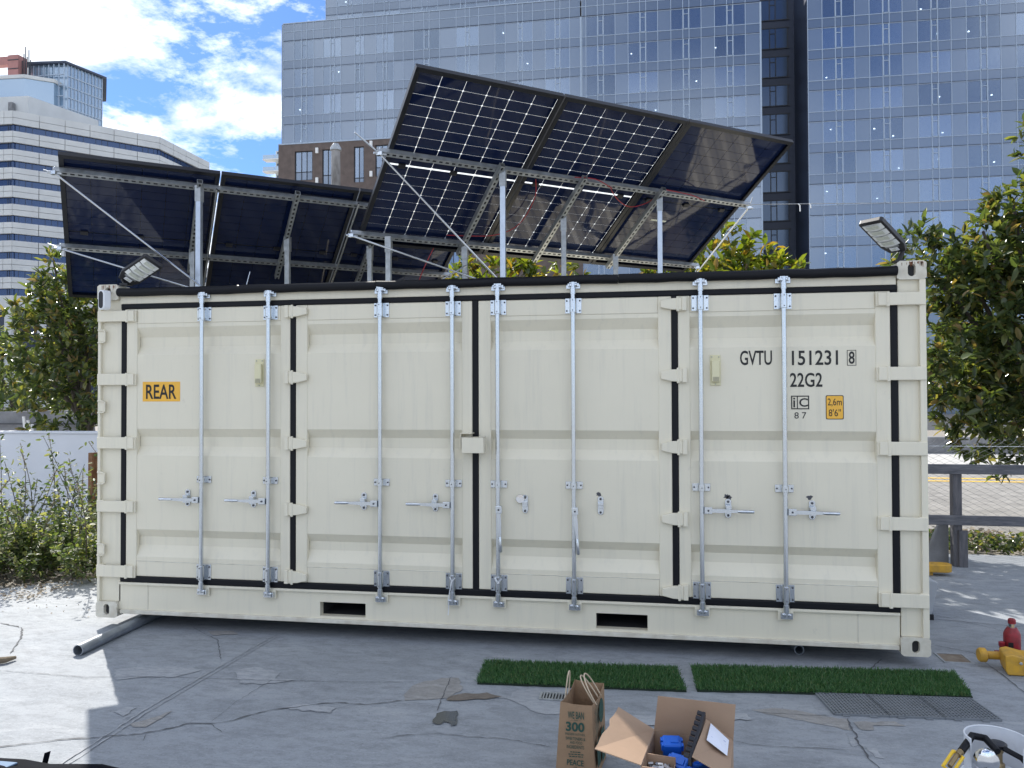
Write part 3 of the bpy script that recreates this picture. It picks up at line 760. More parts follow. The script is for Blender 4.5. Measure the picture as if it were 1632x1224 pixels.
def solar_panel(F, key, i, parent, style):
    """framed module; style 'clear' shows white gaps between the cells, 'cells' dark gaps, 'dark' a black backsheet"""
    x0 = i * PITCH_X; x1 = x0 + PW
    fr = MB(); t = .012; d0, d1 = -.006, .030
    def bar(a0, a1, b0, b1, lo=d0, hi=d1):
        c = F.p((a0 + a1) / 2, (b0 + b1) / 2, (lo + hi) / 2); fr.obox(c, F.u * ((a1 - a0) / 2), F.v * ((b1 - b0) / 2), F.n * ((hi - lo) / 2))
    bar(x0, x1, 0, t); bar(x0, x1, PL_ - t, PL_); bar(x0, x0 + t, t, PL_ - t); bar(x1 - t, x1, t, PL_ - t)
    bar(x0, x1, t, t + .022, d1 - .002, d1); bar(x0, x1, PL_ - t - .022, PL_ - t, d1 - .002, d1)
    bar(x0 + t, x0 + t + .022, t + .022, PL_ - t - .022, d1 - .002, d1); bar(x1 - t - .022, x1 - t, t + .022, PL_ - t - .022, d1 - .002, d1)
    o = fr.build('solar_panel', M['alu_black'], parent)
    cw, ch, gx, gy, mid_ = .1771, .0866, .0034, .0034, .018
    colp, rowp = cw + gx, ch + gy
    W_ = 6 * colp - gx; H_ = 18 * rowp - gy + mid_ - gy
    ax, ay = x0 + (PW - W_) / 2, (PL_ - H_) / 2
    # black border and back glass
    bg = MB(); 
    def slab(mb, a0, a1, b0, b1, lo, hi): mb.obox(F.p((a0 + a1) / 2, (b0 + b1) / 2, (lo + hi) / 2), F.u * ((a1 - a0) / 2), F.v * ((b1 - b0) / 2), F.n * ((hi - lo) / 2))
    if style == 'clear':
        slab(bg, x0 + t, ax - .004, t, PL_ - t, -.003, .003); slab(bg, ax + W_ + .004, x1 - t, t, PL_ - t, -.003, .003)
        slab(bg, ax - .004, ax + W_ + .004, t, ay + .0, -.003, .003); slab(bg, ax - .004, ax + W_ + .004, ay + H_, PL_ - t, -.003, .003)
        bg.build('glass_border', M['panel_black'], o)
        gp = MB(); gp.add([F.p(ax - .004, ay), F.p(ax + W_ + .004, ay), F.p(ax + W_ + .004, ay + H_), F.p(ax - .004, ay + H_)], [(0, 1, 2, 3)])
        gp.build('backsheet', M['gap_white'], o)
    else:
        slab(bg, x0 + t, x1 - t, t, PL_ - t, -.003, .001); bg.build('backsheet', M['panel_black'], o)
    joined = MB(); cm = cell_mesh(F, key, cw, ch); nn = 0
    for r in range(18):
        b = ay + r * rowp + ch / 2 + (mid_ - gy if r >= 9 else 0)
        for c in range(6):
            a = ax + c * colp + cw / 2
            if style == 'clear' or (style == 'cells' and r >= 4):
                link('cell', cm, M['cell'], o, loc=F.p(a, b, .001)); nn += 1
            else:
                joined.add([tuple(v.co + F.p(a, b, .001)) for v in cm.vertices], [tuple(p.vertices) for p in cm.polygons])
    if joined.v: stuff(joined.build('cell_grid', M['cell'], o))
    # junction boxes on the middle strip and the black masks between the white strips
    for k in range(3):
        a = x0 + PW * (.13 + .37 * k)
        jb = MB(); slab(jb, a - .028, a + .028, PL_ / 2 - .020, PL_ / 2 + .020, .003, .020); jb.build('junction_box', M['black'], o, bevel=.003)
    if style != 'clear':
        a = x0 + PW * .36; lb_ = MB(); slab(lb_, a - .085, a + .085, PL_ * .36, PL_ * .36 + .02, .004, .005); lb_.build('rating_label', M['led'], o)
    return o
def strut(parent, A, B, w, nrm, half=.0205, name='strut_channel', mat='galv_dull', pitch=.052, slots=True):
    """slotted steel channel from A to B; w and nrm span its section, the slotted web faces +nrm"""
    A, B = Vector(A), Vector(B); d = (B - A); Ln = d.length; d.normalize(); w = Vector(w).normalized(); nrm = Vector(nrm).normalized()
    mb = MB(); t = .0025
    for s in (-1, 1): mb.obox((A + B) / 2 + w * s * (half - t / 2), d * (Ln / 2), w * (t / 2), nrm * half)
    if slots:
        for s in (-1, 1): mb.obox((A + B) / 2 + nrm * (half - t / 2) + w * s * (half - .006), d * (Ln / 2), w * .006, nrm * (t / 2))
        k = int(Ln / pitch); sl = .029
        for i in range(k + 1):
            a0 = max(0, i * pitch - (pitch - sl) / 2); a1 = min(Ln, i * pitch + (pitch - sl) / 2)
            if a1 > a0: mb.obox(A + d * ((a0 + a1) / 2) + nrm * (half - t / 2), d * ((a1 - a0) / 2), w * (half - .0121), nrm * (t / 2))
    else: mb.obox((A + B) / 2 + nrm * (half - t / 2), d * (Ln / 2), w * half, nrm * (t / 2))
    mb.obox((A + B) / 2 - nrm * (half - t / 2), d * (Ln / 2), w * half, nrm * (t / 2))
    o = mb.build(name, M[mat], parent)
    if slots: MB().obox((A + B) / 2 + nrm * (half - .006), d * (Ln / 2), w * (half - .003), nrm * .001).build('slot_shade', M['inside'], o)  # dark strip painted as the shade seen through the slots
    return o
def rod(parent, a, b, r=.0075, name='brace_rod'): return MB().tube([a, b], r, 8).build(name, M['galv'], parent, smooth=True)
def clamp(parent, c, d):
    mb = MB(); c = Vector(c); mb.obox(c, (.022, 0, 0), (0, .018, 0), (0, 0, .014)); mb.tube([c - Vector(d) * .045, c + Vector(d) * .05], .009, 8); mb.tube([c + Vector((0, 0, .01)), c + Vector((0, 0, .045))], .006, 6)
    mb.build('clamp', M['galv'], parent, bevel=.002)
def square_post(parent, x, y, z1, w=.021, mat='tube_blue'):
    mb = MB(); mb.box(x - w, x + w, y - w, y + w, 2.57, z1); o = mb.build('post', M[mat], parent, bevel=.003)
    MB().box(x - w - .012, x + w + .012, y - w - .012, y + w + .012, 2.5665, 2.58).build('foot_plate', M['galv'], o)
    b = MB(); b.box(x - w - .004, x + w + .004, y - w - .004, y + w + .004, z1 - .11, z1 + .02); b.build('post_bracket', M['galv_dull'], o)
    return o

FA = Frame((1.883, .644, 3.001), 36.24, 31.8)
LA = Frame((-.935, .828, 2.652), 36.53, 30.94)
AF = thing('solar_array', 'raised rack of three solar panels on the container roof, white grid lines between cells', 'solar array', (3.2, 1.2, 2.57), 'solar arrays on the roof')
AL = thing('solar_array', 'lower rack of three plain dark solar panels overhanging the left end of the container', 'solar array', (.9, 1.2, 2.57), 'solar arrays on the roof')
for i, st in enumerate(('clear', 'clear', 'cells')): solar_panel(FA, 'f', i, AF, st)
for i in range(3): solar_panel(LA, 'l', i, AL, 'dark')
def rack(A, F, rails, s0, s1, beams, beam_t):
    for t in rails: strut(A, F.p(s0, t, .052), F.p(s1, t, .052), F.v, F.n)
    for s in beams: strut(A, F.p(s, beam_t[0], .096), F.p(s, beam_t[1], .096), F.u, F.n)
rack(AF, FA, (1.0, .135), -.09, 3.50, (.88, 1.63, 2.43), (1.08, .05))
rack(AL, LA, (1.575, .715), -.04, 3.50, (.98, 1.75, 2.53), (1.68, .55))
def post_under(A, F, s, t, off=.118, **k):
    q = F.p(s, t, off); return square_post(A, q.x, q.y, q.z + .02, **k)
for s, t in ((.91, 1.0), (2.45, .96)): post_under(AF, FA, s, t)
for s, t in ((.22, .15), (.90, .15), (1.66, .60), (2.43, .20)): post_under(AF, FA, s, t, mat='galv_dull')
post_under(AL, LA, .98, 1.60)
for s, t in ((.99, .82), (1.76, 1.09), (2.53, 1.06)): post_under(AL, LA, s, t, mat='galv_dull')
# brace rods
q1 = FA.p(-.07, 1.0, .075); q2 = FA.p(-.08, .135, .075); b1 = FA.p(.91, 1.0, .1); b2 = FA.p(.90, .15, .1)
rod(AF, q1, (b1.x - .02, b1.y - .03, 2.60)); rod(AF, q2, (b1.x - .10, b1.y + .05, 2.59)); rod(AF, (2.75, .95, 2.82), (2.42, .72, 2.58))
q3 = FA.p(3.48, .99, .075); q4 = FA.p(3.48, .135, .075)
rod(AF, q3, q4 + Vector((0, 0, -.05))); rod(AF, q1, q1 + Vector((-.13, -.16, .11)), .006); rod(AF, q3, q3 + Vector((.03, -.03, .09)), .006); rod(AF, q4, q4 + Vector((-.1, .15, -.3)))
for q in (q1, q2, q3, q4): clamp(AF, q, FA.u)
l1 = LA.p(-.03, 1.575, .075); l2 = LA.p(-.03, .715, .075); c1 = LA.p(.98, 1.6, .1)
rod(AL, l1, (c1.x + .03, c1.y - .02, 2.60)); rod(AL, l2, (c1.x - .06, c1.y + .06, 2.585)); rod(AL, l1, l1 + Vector((-.05, -.05, .01)), .006); rod(AL, l2, l2 + Vector((-.1, -.02, .04)), .006)
rod(AL, LA.p(1.115, 1.60, .08), LA.p(1.115, .30, .08), .009); rod(AL, LA.p(2.29, 1.62, .08), LA.p(2.29, .45, .08), .009); rod(AL, (1.07, .40, 2.73), (1.05, .36, 2.58), .004)
for q in (l1, l2): clamp(AL, q, LA.u)
# red and black cables sagging under the raised panels
cab = [([FA.p(1.26, .93, .03), FA.p(1.32, .75, .06), FA.p(1.30, .45, .07), FA.p(1.12, .28, .06), FA.p(.72, .22, .05)], 'wire_red'),
       ([FA.p(1.95, .97, .03), FA.p(2.08, .87, .07), FA.p(2.26, .80, .06), FA.p(2.42, .86, .04), FA.p(2.48, .98, .03)], 'wire_red'),
       ([FA.p(1.55, 1.05, .08), FA.p(1.75, 1.06, .08), FA.p(1.95, .99, .08)], 'wire_red'), ([FA.p(2.45, 1.06, .08), FA.p(2.75, 1.05, .09), FA.p(2.95, .99, .07)], 'wire_red'),
       ([FA.p(1.05, .85, .025), FA.p(1.22, .88, .04), FA.p(1.36, .86, .025)], 'black'), ([FA.p(.66, .05, .05), FA.p(.60, -.1, .15), FA.p(.5, -.12, .35)], 'wire_red')]
for pts, mt in cab:
    sp = []
    for i in range(len(pts) - 1):
        p0, p1, p2, p3 = pts[max(i - 1, 0)], pts[i], pts[i + 1], pts[min(i + 2, len(pts) - 1)]
        for k in range(6):
            t = k / 6; sp.append(.5 * ((2 * p1) + (p2 - p0) * t + (2 * p0 - 5 * p1 + 4 * p2 - p3) * t * t + (3 * p1 - p0 - 3 * p2 + p3) * t ** 3))
    sp.append(pts[-1]); MB().tube(sp, .004, 6).build('cable', M[mt], AF, smooth=True)

# ------------------------------------------------------------------ solar flood lamps and the camera on the top corners
def flood_lamp(label, base, d, right):
    """flat lamp head: base = neck point, d = long direction, right = across, nrm = lit face"""
    d = Vector(d).normalized(); right = Vector(right); right = (right - d * right.dot(d)).normalized(); base = Vector(base)
    nrm = d.cross(right); nrm = nrm if nrm.y < 0 else -nrm
    T = thing('flood_lamp', label, 'flood lamp', base, 'solar flood lamps on the top corners')
    P_ = lambda a, b, c: base + d * a + right * b + nrm * c
    hd = MB(); w = .082; Lh = .37
    prof = [(-.055, .02), (-w, .09), (-w, Lh - .012), (-w + .012, Lh), (w - .012, Lh), (w, Lh - .012), (w, .09), (.055, .02)]
    hd.prism(prof, lambda b, a: P_(a, b, .016), lambda b, a: P_(a, b, -.016))
    o = hd.build('lamp_head', M['black'], T, bevel=.004)
    for k in range(4):
        a0 = .112 + k * .0605; nseg = 8; mb = MB(); top = []; 
        for j in range(nseg + 1):
            b = -.066 + .132 * j / nseg; bow = .007 * (1 - (2 * j / nseg - 1) ** 2)
            top.append((b, bow))
        vs_ = [P_(a0 - q, b, .018 + q * 1.1) for b, q in top] + [P_(a0 + .050 - q, b, .018 + q * 1.1) for b, q in top]
        n = nseg + 1; mb.add(vs_, [(i, i + 1, n + i + 1, n + i) for i in range(nseg)])
        mb.add([P_(a0, -.066, .0165), P_(a0, .066, .0165), P_(a0 + .05, .066, .0165), P_(a0 + .05, -.066, .0165)], [(0, 1, 2, 3)])
        le = mb.build('lens', M['lens'], o, smooth=True)
        lm = MB(); lm.obox(P_(a0 + .025, 0, .0262), d * .016, right * .04, nrm * .0008); lm.build('led_board', M['led'], le)
    sb = MB(); sb.obox(P_(.062, 0, .018), d * .016, right * .028, nrm * .003); so = sb.build('sensor', M['white'], o, bevel=.001)
    sb = MB(); sb.obox(P_(.062, 0, .0215), d * .007, right * .012, nrm * .001); sb.build('sensor_window', M['led'], so)
    sb = MB(); sb.obox(P_(.093, 0, .017), d * .009, right * .046, nrm * .002); sb.build('badge', M['galv_dull'], o)
    ar = MB(); ar.tube([P_(.03, 0, -.015), P_(-.02, 0, -.03), Vector((base.x, base.y + .03, 2.60))], .016, 8); ar.build('arm', M['black'], T, smooth=True)
    ft = MB(); ft.box(base.x - .035, base.x + .035, base.y - .005, base.y + .065, 2.5925, 2.605); ft.build('mount', M['black'], T)
flood_lamp('black solar flood lamp with four white lenses on the top left container corner', (.203, .030, 2.621), (.893, -.258, .368), (.419, .774, -.474))
flood_lamp('black solar flood lamp with four white lenses on the top right container corner', (5.908, .030, 2.658), (-.669, -.577, .468), (.653, -.757, .001))
SC = thing('security_camera', 'small white security camera with black face on the top left corner casting', 'security camera', (.10, -.02, 2.52))
cb = MB(); n = 14; poly = []
for j in range(n + 1): a = math.pi * j / n; poly.append((.106 + .027 * math.cos(a), 2.515 + .027 * math.sin(a)))
for j in range(n + 1): a = math.pi + math.pi * j / n; poly.append((.106 + .027 * math.cos(a), 2.415 + .027 * math.sin(a)))
cb.prism(poly, lambda a, b: (a - .012, -.085, b), lambda a, b: (a + .012, -.035, b))
co_ = cb.build('camera_body', M['white'], SC, bevel=.006, seg=3)
cb = MB(); cb.prism([(.094 + (a - .106) * .66, 2.465 + (b - 2.465) * .86) for a, b in poly], lambda a, b: (a, -.0885, b), lambda a, b: (a, -.084, b)); cb.build('camera_face', M['black'], co_, bevel=.002)
MB().tube([(.118, -.04, 2.515), (.112, -.018, 2.53), (.098, .02, 2.534)], [.017, .013, .010], 10).build('camera_mount', M['white'], SC, smooth=True)

# ------------------------------------------------------------------ buildings
M['glass_v'] = glass_facade('vision_glass', (.56, .66, .80), .38, trans_tint=(.40, .45, .50), spread=.26)
M['glass_s'] = glass_facade('solid_panel_glass', (.60, .68, .80), .25, body=(.140, .175, .225), spread=.12)
M['glass_sp'] = glass_facade('spandrel_glass', (.58, .66, .78), .23, body=(.105, .135, .18), spread=.12)
M['mullion'] = material('pale_mullion', (.38, .46, .56), .45)
M['slab_edge'] = material('dark_joint', (.05, .065, .10), .6)
M['interior'] = material('room_interior', (.17, .19, .21), .9, vary=.3, vscale=.15)
M['interior_pale'] = material('pale_room_interior', (.62, .66, .56), .9)
M['recess'] = material('dark_shaded_recess', (.034, .046, .080), .45, vary=.15, vscale=1)  # strong shade of the recess is put into this navy colour
M['glass_dark'] = glass_facade('dark_recess_glass', (.45, .58, .78), .15, body=(.03, .045, .075))
M['brown'] = material('brown_brick_cladding', (.135, .105, .092), .8, vary=.18, vscale=1.6)
M['frame_dark'] = material('dark_window_frame', (.03, .035, .045), .5)
M['lamp_white'] = material('white_wall_lamp', (.8, .8, .78), .5)
M['ceiling_lamp'] = emission_material('lit_ceiling_lamp', (1.0, .97, .9), 9.0)
M['office_panel'] = material('pale_office_panel', (.60, .61, .60), .7, vary=.07, vscale=.25)
M['office_glass'] = glass_facade('office_band_glass', (.30, .42, .72), .20, body=(.012, .022, .05))
M['pink'] = material('faded_red_cladding', (.42, .20, .18), .7, vary=.1, vscale=.3)
M['tower_glass'] = glass_facade('distant_tower_glass', (.74, .86, .98), .42, body=(.20, .29, .38))

UNIT = {}
def unit_pane(mat):
    if mat not in UNIT:
        mb = MB(); mb.box(-.5, .5, -.5, .5, -.5, .5); me = mb.mesh('pane'); me.materials.append(M[mat]); UNIT[mat] = me
    return UNIT[mat]
prnd = random.Random(5)
def pane(name, parent, x0, x1, y, z0, z1, mat, t=.03, jit=.0016, idx=None):
    o = bpy.data.objects.new(name, unit_pane(mat))
    o.location = ((x0 + x1) / 2, y, (z0 + z1) / 2); o.scale = (x1 - x0, t, z1 - z0)
    o.rotation_euler = (prnd.uniform(-jit, jit), 0, prnd.uniform(-jit, jit))
    o.pass_index = prnd.randint(20, 80) if idx is None else idx
    return place(o, parent)
FH = 3.12
def curtain_wall(parent, cols, y, ztops, pname='pane', sname='spandrel_panel', joined=None, seed=3, mats=('glass_v', 'glass_s', 'glass_sp'), mull='mullion'):
    r = random.Random(seed); mul = MB(); stf = {}
    X0, X1 = cols[0][0], cols[-1][1]
    room = [50]; joined = joined or (lambda x, z: False)
    def put(name, a, b, z0, z1, mat, single):
        if single: pane(name, parent, a, b, y, z0, z1, mat, idx=min(100, max(0, room[0] + r.randint(-6, 6))))
        else: stf.setdefault(mat, MB()).box(a, b, y - .015, y + .015, z0, z1)
    for zt in ztops:
        zv = zt - 2.15; zb = zt - FH
        for a, b, k in cols:
            a_, b_ = a + .03, b - .03; single = not joined((a + b) / 2, zt)
            if k == 'S': room[0] = r.randint(0, 100)
            if k == 'S': put(pname, a_, b_, zv + .03, zt - .07, mats[1], single)
            elif k == 'G': put(pname, a_, b_, zv + .03, zt - .07, mats[0], single)
            else:
                put(pname, a_ + .05, b_ - .05, zv + .06, zt - .62, mats[0], single); put(pname, a_ + .02, b_ - .02, zt - .56, zt - .10, mats[0], single)
                mul.box(a_, b_, y - .06, y - .02, zt - .62, zt - .56)
                for q in (a_, b_ - .06): mul.box(q, q + .06, y - .07, y - .02, zv + .03, zt - .08)
                mul.box(a_, b_, y - .07, y - .02, zv + .03, zv + .09)
            put(sname, a_, b_, zb + .06, zv - .03, mats[2], single)
        mul.box(X0, X1, y - .05, y + .02, zv - .03, zv + .03)
        mul.box(X0, X1, y - .045, y + .02, zt - .07, zt - .03)
    zlo, zhi = min(ztops) - FH, max(ztops)
    for a, b, k in cols: mul.box(a - .03, a + .03, y - .055, y + .02, zlo, zhi)
    mul.box(X1 - .05, X1 + .12, y - .08, y + .05, zlo, zhi)
    stuff(mul.build('mullion_grid', M[mull], parent))
    je = MB()
    for zt in ztops: je.box(X0, X1, y - .03, y + .6, zt - .03, zt + .06)
    stuff(je.build('slab_edge', M['slab_edge'], parent))
    for mt, mb in stf.items(): stuff(mb.build('further_panes', M[mt], parent))
    # rooms behind the glass: floors, a back wall and partitions
    rm = MB(); rm.box(X0, X1, y + 4.5, y + 4.6, zlo, zhi)
    for zt in ztops: rm.box(X0, X1, y + .6, y + 4.5, zt - .02, zt + .08)
    for a, b, k in cols:
        if k == 'S': rm.box((a + b) / 2 - .06, (a + b) / 2 + .06, y + .2, y + 4.5, zlo, zhi)
    rm.build('rooms', M['interior'], parent)
    for zt in ztops:
        for a, b, k in cols:
            if joined(a, zt): continue
            if k == 'G' and r.random() < .24:
                mb = MB(); mb.lathe((r.uniform(a + .2, b - .2), y + r.uniform(.5, 1.6), zt - r.uniform(.2, 1.7)), [(.07, 0), (.105, -.05), (.06, -.09)], 8); mb.build('ceiling_lamp', M['ceiling_lamp'], parent)
def cols_from(bounds): return [(bounds[i][0], bounds[i + 1][0], bounds[i][1]) for i in range(len(bounds) - 1)]
A1 = cols_from([(-34.8,'S'),(-33.5,'G'),(-32.64,'N'),(-32.02,'G'),(-31.21,'S'),(-30.08,'G'),(-29.25,'N'),(-28.76,'G'),(-28.02,'S'),(-26.4,'N'),(-25.8,'G'),(-25.36,'S'),(-23.97,'G'),(-23.19,'N'),(-22.73,'G'),(-21.96,'S'),(-20.88,'S'),(-19.73,'G'),(-18.57,'N'),(-17.97,'G'),(-16.83,'S'),(-14.98,'G'),(-13.99,'N'),(-13.52,'G'),(-12.52,'S'),(-10.74,'G'),(-9.64,'S'),(-8.29,'N'),(-7.78,'G'),(-6.71,'S'),(-5.36,'G'),(-4.34,'N'),(-3.8,'G'),(-2.79,'S'),(-1.66,'S')])
b_ = [(-1.50, 'S')]; x = -1.09
while x < 16.0:
    for w, k in ((1.2, 'G'), (.62, 'N'), (1.2, 'G'), (1.33, 'S')):
        if x < 16.3: b_.append((x, k))
        x += w
b_.append((16.42, 'S')); A2 = cols_from(b_)
b_ = []; x = 20.98
while x < 58:
    for w, k in ((1.37, 'S'), (1.23, 'G'), (.62, 'N'), (1.19, 'G')): b_.append((x, k)); x += w
b_.append((x, 'S')); BC = cols_from(b_)
YD = 74.6; ZT = [41.36 - FH * k for k in range(13)]
TA = thing('glass_tower', 'wide blue glass tower on a brown base, behind the raised solar panels', 'building', (-9, 84, GZ))
curtain_wall(TA, A1, YD, [z for z in ZT if z > 31], seed=3)
curtain_wall(TA, A2, YD + .02, ZT[:9], joined=lambda x, z: z < 30 and x < 10, seed=4)
pp = MB()
for cols in (A1, A2):
    for a, b, k in cols: pane('parapet_panel', TA, a + .03, b - .03, YD, 41.45, 42.38, 'glass_sp'); pane('parapet_panel', TA, a + .03, b - .03, YD, 42.44, 43.30, 'glass_sp'); pp.box(a - .03, a + .03, YD - .055, YD + .02, 41.4, 43.33)
pp.box(-34.85, 16.45, YD - .08, YD + .15, 43.30, 43.40); pp.box(-34.8, 16.4, YD - .05, YD + .02, 42.38, 42.44)
stuff(pp.build('mullion_grid', M['mullion'], TA))
MB().box(-34.75, 16.4, YD + .2, YD + 24, 43.0, 43.2).build('roof_slab', M['wall_grey'], TA)
us = []
x = -31.9; i = 0
while x < 14: us.append((x, 'SGNG'[i % 4])); x += (1.4, 1.25, .62, 1.25)[i % 4]; i += 1
us.append((x, 'S'))
curtain_wall(TA, cols_from(us), YD + 5, [46.5, 49.62], pname='upper_pane', sname='upper_spandrel', seed=9)
MB().box(-31.9, 14, YD + 9.7, YD + 9.9, 43.2, 49.7).build('upper_block', M['interior_pale'], TA)
MB().box(-35.0, -34.85, YD, YD + 24, 29.7, 43.3).build('side_wall', M['glass_sp'], TA)
for z in (40.9, 37.8, 34.7, 31.6): MB().box(-33.5, -31.2, YD + 2.2, YD + 2.3, z - 2.9, z - .1).build('corner_room_daylight', M['interior_pale'], TA)  # pale backing stands for daylight inside the corner rooms
# brown base with punched windows
wins = [(-33.26, -31.19, 25.6, 28.86), (-30.05, -28.75, 24.9, 28.9), (-26.4, -25.25, 24.2, 29.0), (-23.95, -21.9, 25.6, 29.05), (-19.6, -17.5, 25.6, 29.0), (-16, -14, 25.6, 29.0)]
allw = [(a, b, c - 3.9 * k, d - 3.9 * k) for k in range(6) for a, b, c, d in wins]
base = MB(); YB = YD - .35
xs_ = sorted({-35.2, -1.5, 16.4, *[w[0] for w in wins], *[w[1] for w in wins]})
for i in range(len(xs_) - 1):
    a, b = xs_[i], xs_[i + 1]
    hole = sorted([(w[2], w[3]) for w in allw if abs(w[0] - a) < 1e-6])
    top = 29.72 if b <= -8 or a < -10 else 13.0
    z = -.15
    for c, d in hole: base.box(a, b, YB, YB + .5, z, c); z = d
    base.box(a, b, YB, YB + .5, z, 29.72 if a < -2 else 13.0)
bo = base.build('brown_base', M['brown'], TA)
MB().box(-35.2, -1.5, YB - .05, YD + .1, 29.66, 29.80).build('base_coping', M['mullion'], TA)
MB().box(-35.1, 16.4, YD + 3, YD + 3.1, -.1, 29.6).build('base_interior', M['interior'], TA)
for a, b, c, d in allw:
    if d < 13: continue
    w_ = MB(); y_ = YB + .12
    w_.box(a, b, y_, y_ + .1, c, c + .09); w_.box(a, b, y_, y_ + .1, d - .09, d); w_.box(a, a + .09, y_, y_ + .1, c, d); w_.box(b - .09, b, y_, y_ + .1, c, d)
    m3 = [a + (b - a) * q for q in ((.36, .66) if b - a > 1.5 else (.5,))]
    for q in m3: w_.box(q - .04, q + .04, y_, y_ + .1, c, d)
    w_.box(a, b, y_, y_ + .1, c + (d - c) * .28, c + (d - c) * .28 + .08)
    wo = w_.build('window', M['frame_dark'], TA)
    e = [a + .09] + m3 + [b - .09]
    for i in range(len(e) - 1):
        pane('window_pane', wo, e[i] + .02, e[i + 1] - .02, y_ + .06, c + .08, c + (d - c) * .28, 'glass_sp'); pane('window_pane', wo, e[i] + .02, e[i + 1] - .02, y_ + .06, c + (d - c) * .28 + .08, d - .08, 'glass_v')
for px_, pz_ in ((-30.62, 28.8), (-24.4, 29.2), (-30.62, 25.5), (-24.4, 25.9), (-20.6, 29.2)):
    MB().box(px_ - .16, px_ + .16, YB - .22, YB - .002, pz_ - .32, pz_ + .30).build('wall_lamp', M['lamp_white'], TA, bevel=.04)
# second tower
TB = thing('glass_tower', 'blue glass tower at the right edge, beyond the dark recessed strip', 'building', (33, 84, GZ))
ZB = [47.6 - FH * k for k in range(12)]
curtain_wall(TB, BC, YD + .01, ZB, joined=lambda x, z: z > 45 or z < 14 or x > 41.5, seed=6)
MB().box(20.9, 60.5, YD + .1, YD + 4.4, -.15, 10.1).build('lower_block', M['glass_sp'], TB)
# pale print on the lower glass beside the tree
# dark recess
rc = MB(); rc.box(16.42, 20.98, YD + 6.3, YD + 6.5, -.15, 50.5); rc.build('recess_wall', M['recess'], TB)
MB().box(20.90, 20.97, YD + .08, YD + 6.4, -.15, 50.5).build('return_wall', M['recess'], TB)
MB().box(16.42, 16.47, YD + .08, YD + 6.4, -.15, 43.2).build('return_wall', M['recess'], TB)
for k in range(12):
    zt = 47.7 - FH * k; y_ = YD + 6.24
    fr = MB(); fr.box(16.9, 20.4, y_ - .05, y_ + .02, zt - .06, zt + .06); fr.box(16.9, 20.4, y_ - .05, y_ + .02, zt - 2.3, zt - 2.2)
    for q in (17.1, 18.35, 18.95, 20.2): fr.box(q - .05, q + .05, y_ - .06, y_ + .02, zt - 2.25, zt)
    fr.box(18.4, 18.9, y_ - .06, y_ + .02, zt - .66, zt - .58)
    fo = fr.build('recess_window', M['frame_dark'], TB)
    for a, b in ((17.15, 18.3), (18.4, 18.9), (19.0, 20.15)): pane('pane', fo, a, b, y_, zt - 2.18, zt - .08, 'glass_dark')

# pale office block with dark window bands
OB = thing('office_block', 'pale office block with dark blue window bands behind the left solar panels', 'building', (-118, 150, GZ))
corners = [(-165, 130.2), (-120.8, 131.1), (-101.34, 150.8), (-100.76, 170)]
for ci in range(3):
    p0, p1 = Vector(corners[ci]), Vector(corners[ci + 1]); d = p1 - p0; Ln = d.length; d.normalize(); nrm = Vector((d.y, -d.x))
    nseg = max(1, round(Ln / 4.6)); D3, N3 = Vector((d.x, d.y, 0)), Vector((nrm.x, nrm.y, 0))
    if ci == 0: cuts = [0, Ln - 8, Ln - 2.0, Ln]
    else: cuts = [Ln * i / nseg for i in range(nseg + 1)]
    def bx(mb, s0, s1, dep, z0, z1, out=0.0):
        c = p0 + d * ((s0 + s1) / 2) - nrm * (dep / 2 - out); mb.obox((c.x, c.y, (z0 + z1) / 2), D3 * ((s1 - s0) / 2), N3 * (dep / 2), Vector((0, 0, (z1 - z0) / 2))); return mb
    zt = 60.0
    for fl in range(10):
        zb = 57.3 - 3.715 * fl
        for i in range(len(cuts) - 1):
            s0, s1 = cuts[i] + .05, cuts[i + 1] - .05
            zm = (zt + zb) / 2 if fl else 58.6
            bx(MB(), s0, s1, .8, zb, zm - .04).build('spandrel_panel', M['office_panel'], OB); bx(MB(), s0, s1, .8, zm + .04, zt).build('spandrel_panel', M['office_panel'], OB)
            bx(MB(), s0 - .05, s1 + .05, .3, zb - 1.43, zb, -.55).build('window_band', M['office_glass'], OB)
            mm = MB()
            for q in range(1, 4): bx(mm, s0 + (s1 - s0) * q / 4 - .05, s0 + (s1 - s0) * q / 4 + .05, .1, zb - 1.43, zb, -.48)
            stuff(mm.build('window_mullion', M['slab_edge'], OB))
        zt = zb - 1.43
    bx(MB(), 0, Ln, 1.0, 19.6, zt).build('base_band', M['office_panel'], OB)
    bx(MB(), 0, Ln, .5, -.15, 19.6, -1.5).build('base_glass', M['recess'], OB)
    for s in [Ln - .8 - 7.2 * k for k in range(int(Ln / 7.2) + 1)]:
        if s > .5: bx(MB(), s - .8, s + .8, 1.0, -.15, 19.6).build('pier', M['office_panel'], OB)
core = MB(); core.prism([(-164, 133), (-121.5, 133.5), (-103.2, 151.6), (-102.6, 170), (-164, 170)], lambda x, y: (x, y, -.15), lambda x, y: (x, y, 59.6)); core.build('core', M['slab_edge'], OB)
ph = MB(); ph.prism([(-162, 143.5), (-130.2, 145.6), (-125.4, 162), (-160, 166)], lambda x, y: (x, y, 59.6), lambda x, y: (x, y, 69.2)); pho = ph.build('penthouse', M['office_panel'], OB)
MB().box(-134, -133, 144.2, 145.1, 64, 67.5).build('vent_grille', M['wall_grey'], pho)

